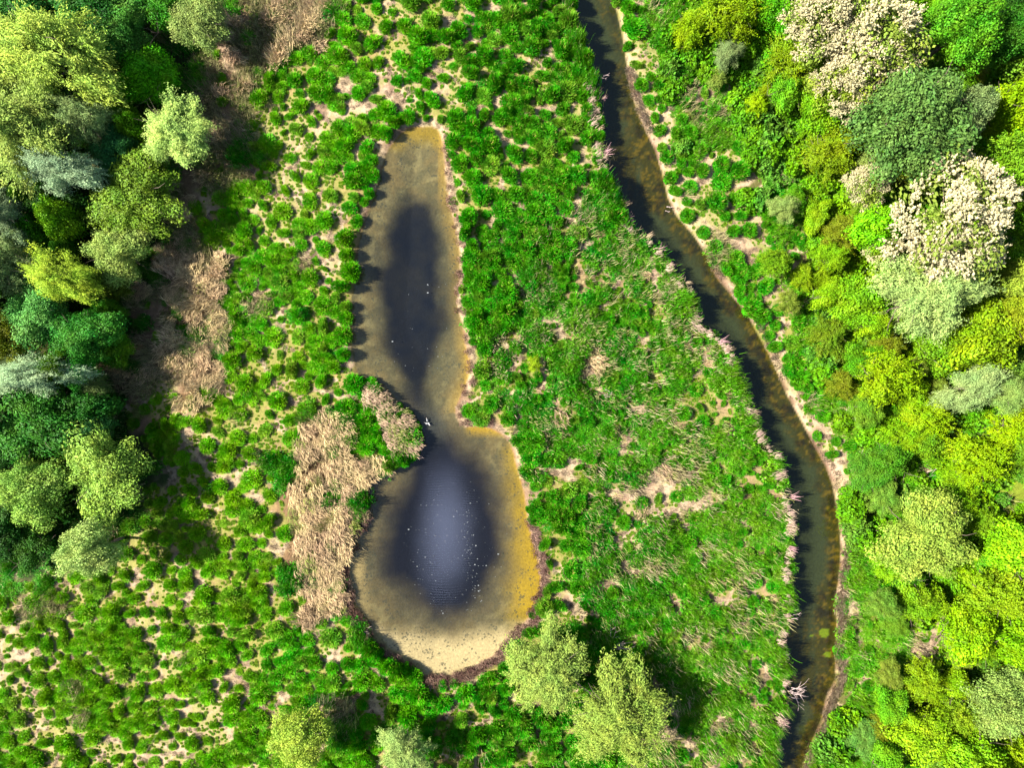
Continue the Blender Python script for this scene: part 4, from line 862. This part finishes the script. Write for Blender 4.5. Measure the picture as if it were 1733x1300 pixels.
# ------------------------------------------------------------------ the 280 largest tussocks, each its own object
MARKS = [('the top tip of the pond', 705, 225), ('the pond neck', 740, 715), ('the reed point at the pond neck', 665, 730), ('the golden algae shore', 895, 900), ('the cream bottom shore of the pond', 760, 1135),
         ('the straw bed beside the pond', 560, 850), ('the purple dry clearing', 240, 590), ('the pale straw by the clearing', 350, 560), ('the sand track above the pond', 640, 165), ('the weedy pool in the stream', 1080, 290),
         ("the stream's middle bend", 1200, 520), ('the sandy stream bank', 1400, 790), ('the big bare patch by the stream', 1160, 850), ('the bleached branch over the stream', 1345, 1165), ('the smooth pale willow', 160, 930),
         ('the round bottom bush', 512, 1240), ('the feathery olive tree', 925, 1128), ('the sunlit round tree', 184, 800), ('the pale ragged tree', 300, 225), ('the dull round bush on the bank', 1325, 352),
         ('the tiny yellow shrub', 905, 618), ('the upper dark hollow of the pond', 700, 480), ('the olive twiggy tree', 345, 38), ('the bottom left picture corner', 20, 1280), ('the left picture edge', 5, 1060), ('the upper stream', 1035, 90)]
def ordn(k): return ['nearest', 'second', 'third', 'fourth', 'fifth', 'sixth', 'seventh', 'eighth', 'ninth', 'tenth', 'eleventh', 'twelfth', 'thirteenth', 'fourteenth', 'fifteenth', 'sixteenth', 'seventeenth', 'eighteenth', 'nineteenth', 'twentieth'][min(k, 19)]
MARKXY = np.array([(m[1], m[2]) for m in MARKS], float); bins = {}
for i in TB:
    d = np.hypot(MARKXY[:, 0] - tus_px[i], MARKXY[:, 1] - tus_py[i]); k = int(np.argmin(d)); dx = tus_px[i] - MARKXY[k, 0]; dy = tus_py[i] - MARKXY[k, 1]; a = (math.degrees(math.atan2(dy, dx)) + 360) % 360
    dr = ['right of', 'below right of', 'below', 'below left of', 'left of', 'above left of', 'above', 'above right of'][int((a + 22.5) // 45) % 8]
    sz = 'broad' if tus_r[i] > np.median(tus_r[TB]) else 'round'; bins.setdefault((k, dr, sz), []).append((d[k], i))
for (k, dr, sz), L_ in bins.items():
    for q, (dd, i) in enumerate(sorted(L_)):
        px, py = tus_px[i], tus_py[i]; me = TUS[tus_k[i]]; o = bpy.data.objects.new('sedge_tussock', me); C.objects.link(o)
        p3 = pts(np.array([px]), np.array([py]), -.05)[0]; o.location = [float(v) for v in p3]; r = float(tus_r[i]) * 1.12; o.scale = (r, r * float(asp[i]), float(tus_h[i]) * 1.15); o.rotation_euler = (0, 0, float(tus_a[i]))
        o['tint'] = [float(v) for v in tint_t[i]]
        tag(o, f'{sz} green sedge tussock, {ordn(q)} one {dr} {MARKS[k][0]}', 'grass tussock', 'large sedge tussocks on the marsh')

# ------------------------------------------------------------------ dead reed tufts leaning over the stream's near bank
TUFT = [stalk_mesh(700 + i, 15 + 5 * i, .8, 1.7, .14, (.5, 1.25), .05, 0., .42) for i in range(4)]
spots = [(1000,100),(1003,140),(1019,158),(1026,170),(1020,222),(1030,262),(1060,352),(1066,372),(1102,402),(1120,425),(1168,480),(1174,520),(1207,570),(1222,578),(1234,592),(1240,610),(1248,634),(1262,668),(1274,700),(1283,735),(1317,800),(1342,838),(1336,890),(1340,925),(1338,1046),(1322,1100),(1320,1120),(1325,1215),(1318,1240),(1312,1262),(1306,1280)]
g = g_(44)
where = ['beside the upper stream', 'above the weedy pool', 'beside the weedy pool', "above the stream's middle bend", "at the stream's middle bend", "below the stream's middle bend", 'above the sandy bank bend', 'facing the sandy bank bend', 'opposite the pale reed fringe', 'above the bleached branch', 'below the bleached branch']
edges = [0, 150, 225, 345, 430, 530, 640, 720, 860, 1030, 1160, 1400]; cnt = {}
for i, (px, py) in enumerate(spots):
    o = obj('reed_tuft', TUFT[i % 4]); x, y = w2(px - 8, py); o.location = (float(x), float(y), .45); s = g.uniform(.42, .8); o.scale = (s, s, s * .8); o.rotation_euler = (0, 0, g.normal(.15, .45)); o['tint'] = [float(v) for v in T(*((214, 168, 168) if i % 2 else (214, 186, 150)))]
    b_ = [k for k in range(11) if edges[k] <= py < edges[k + 1]][0]; c_ = cnt.get(b_, 0); cnt[b_] = c_ + 1
    tag(o, f"dead {'pink' if i % 2 else 'tan'} reed tuft over the water {where[b_]}, {['uppermost','second','third','fourth','fifth','sixth'][c_]} there", 'reed tuft', 'dead reed tufts leaning over the stream')

# ------------------------------------------------------------------ fallen branches
def branch(label, px, py, ang, L_, n, z=.3, spread=.8, col=None, rise=.3, seed=0, group=None):
    g = g_(800 + seed); o = bpy.data.objects.new('dead_branch', None); C.objects.link(o); x, y = w2(px, py); o.location = (float(x), float(y), z); tag(o, label, 'branch', group)
    for k in range(n):
        a = R(ang) + g.normal(0, spread * .5); s_ = np.linspace(0, 1, 7); Lk = L_ * g.uniform(.5, 1); cv = g.normal(0, .7); th = a + cv * s_
        P = np.stack([np.cumsum(np.cos(th)) / 7 * Lk, np.cumsum(np.sin(th)) / 7 * Lk, rise * np.sin(s_ * 2.4) * Lk * .5 + g.normal(0, .01, 7)], 1) + np.array([g.normal(0, .12), g.normal(0, .2), g.normal(0, .05)]); b = Bag(); b.add(*tube(P, .034 * (1.1 - s_ * .85) * g.uniform(.6, 1.15), 5), .5)
        for t_ in range(2):
            j = g.integers(2, 5); a2 = th[j] + g.choice([-1, 1]) * g.uniform(.5, .9); s3 = np.linspace(0, 1, 4); b.add(*tube(P[j] + np.stack([np.cos(a2) * s3 * Lk * .3, np.sin(a2) * s3 * Lk * .3, .1 * s3 * Lk], 1), .016 * (1.1 - s3 * .8), 4), .5)
        obj('limb', b.mesh('limb', M_DEADWOOD), o)
    return o
branch('bleached branching dead limb reaching over the stream near the bottom', 1330, 1166, 5, 2.2, 9, .5, 1.5, rise=.25, seed=1)
branch('thin bleached branch curling over the stream above the big dead limb', 1322, 1106, 5, 1.0, 3, .5, .9, seed=2)
branch('single curved dead twig over the stream right of green reeds', 1336, 1044, 20, .9, 2, .6, .5, seed=3)
branch('pale stick jutting into the pond below the reed point', 655, 788, -62, .9, 1, .05, .1, rise=.1, seed=4)
branch('pale stick lying on the water at the tip of the reed point', 704, 765, -28, .8, 2, .05, .2, rise=.1, seed=5)
branch('forked white stick on the brown litter at the pond bottom', 728, 1165, 40, .9, 2, .25, .8, rise=.1, seed=6)
branch('tangle of bleached branches on bare ground right of the stream bend', 1432, 690, 190, 1.8, 8, .35, 2.2, seed=7)
branch('tangle of bleached branches beside green herbs lower on the right bank', 1468, 755, 200, 1.5, 6, .35, 2.0, seed=8)
branch('grey fallen branches in the shadow of the feathery olive tree', 1030, 1090, 30, 2.0, 7, .5, 1.2, seed=9)
branch('heap of brown brushwood between yellow bushes on the right', 1590, 795, 170, 2.4, 12, .3, 2.6, seed=10)
branch('pinkish brushwood on bare ground beside the bright yellow bush', 1190, 100, 20, 1.6, 8, .2, 2.0, seed=11)
branch('grey dead stems among herbs in the middle of the marsh', 1030, 665, 170, .9, 4, .6, 1.0, seed=12)
branch('weathered branch on the water edge of the stream top', 1015, 135, -10, .9, 2, .4, .5, seed=13)
branch('driftwood stick on the sandy far bank opposite the weedy pool', 1125, 352, -5, .9, 2, .05, .3, rise=.05, seed=14)
branch('dead reed root lying on cream mud at the lower pond corner', 607, 1066, -25, 1.3, 7, .15, 1.2, seed=15)

# ------------------------------------------------------------------ three white birds on the water of the pond neck
M_BIRD = solid_mat('white_plumage', (.36, .35, .33), .7, 20, .1); M_BEAK = solid_mat('orange_beak', (.25, .09, .02), .5); M_WING = solid_mat('grey_wing', (.22, .22, .23), .7, 20, .1)
def bird(px, py, ang, label):
    o = bpy.data.objects.new('water_bird', None); C.objects.link(o); x, y = w2(px, py); o.location = (float(x), float(y), Zpond); o.rotation_euler = (0, 0, R(ang)); tag(o, label, 'bird', 'white birds on the pond'); o.scale = (.8,) * 3
    s_ = np.array([0, .08, .2, .35, .5, .62, .70, .76, .82, .90, .97, 1.0]); r = np.array([.012, .045, .075, .09, .085, .06, .036, .03, .034, .036, .022, .006]); xx = -.2 + s_ * .42; zz_ = np.array([.07, .06, .05, .05, .055, .075, .11, .15, .18, .19, .185, .18])
    V, Q = tube(np.stack([xx, 0 * xx, zz_], 1), r, 10); b = Bag(); b.add(V, Q, .5); obj('body', b.mesh('body', M_BIRD, True), o)
    for sgn in (-1, 1):
        V, Q = dome(.12, .04, .035, 10, 5, 0); b = Bag(); b.add(V + (-.06, sgn * .062, .085), Q, .5); obj('wing', b.mesh('wing', M_WING, True), o)
    b = Bag(); s3 = np.linspace(0, 1, 4); b.add(*tube(np.stack([.215 + s3 * .05, 0 * s3, .18 - .01 * s3], 1), .012 * (1.1 - s3 * .8), 6), .5); obj('beak', b.mesh('beak', M_BEAK), o)
bird(722.5, 711, 100, 'white bird on the pond neck, the uppermost of the three')
bird(721, 716.5, 150, 'white bird on the pond neck, the lower left of the three')
bird(726, 718, -50, 'white bird on the pond neck, the lower right of the three')
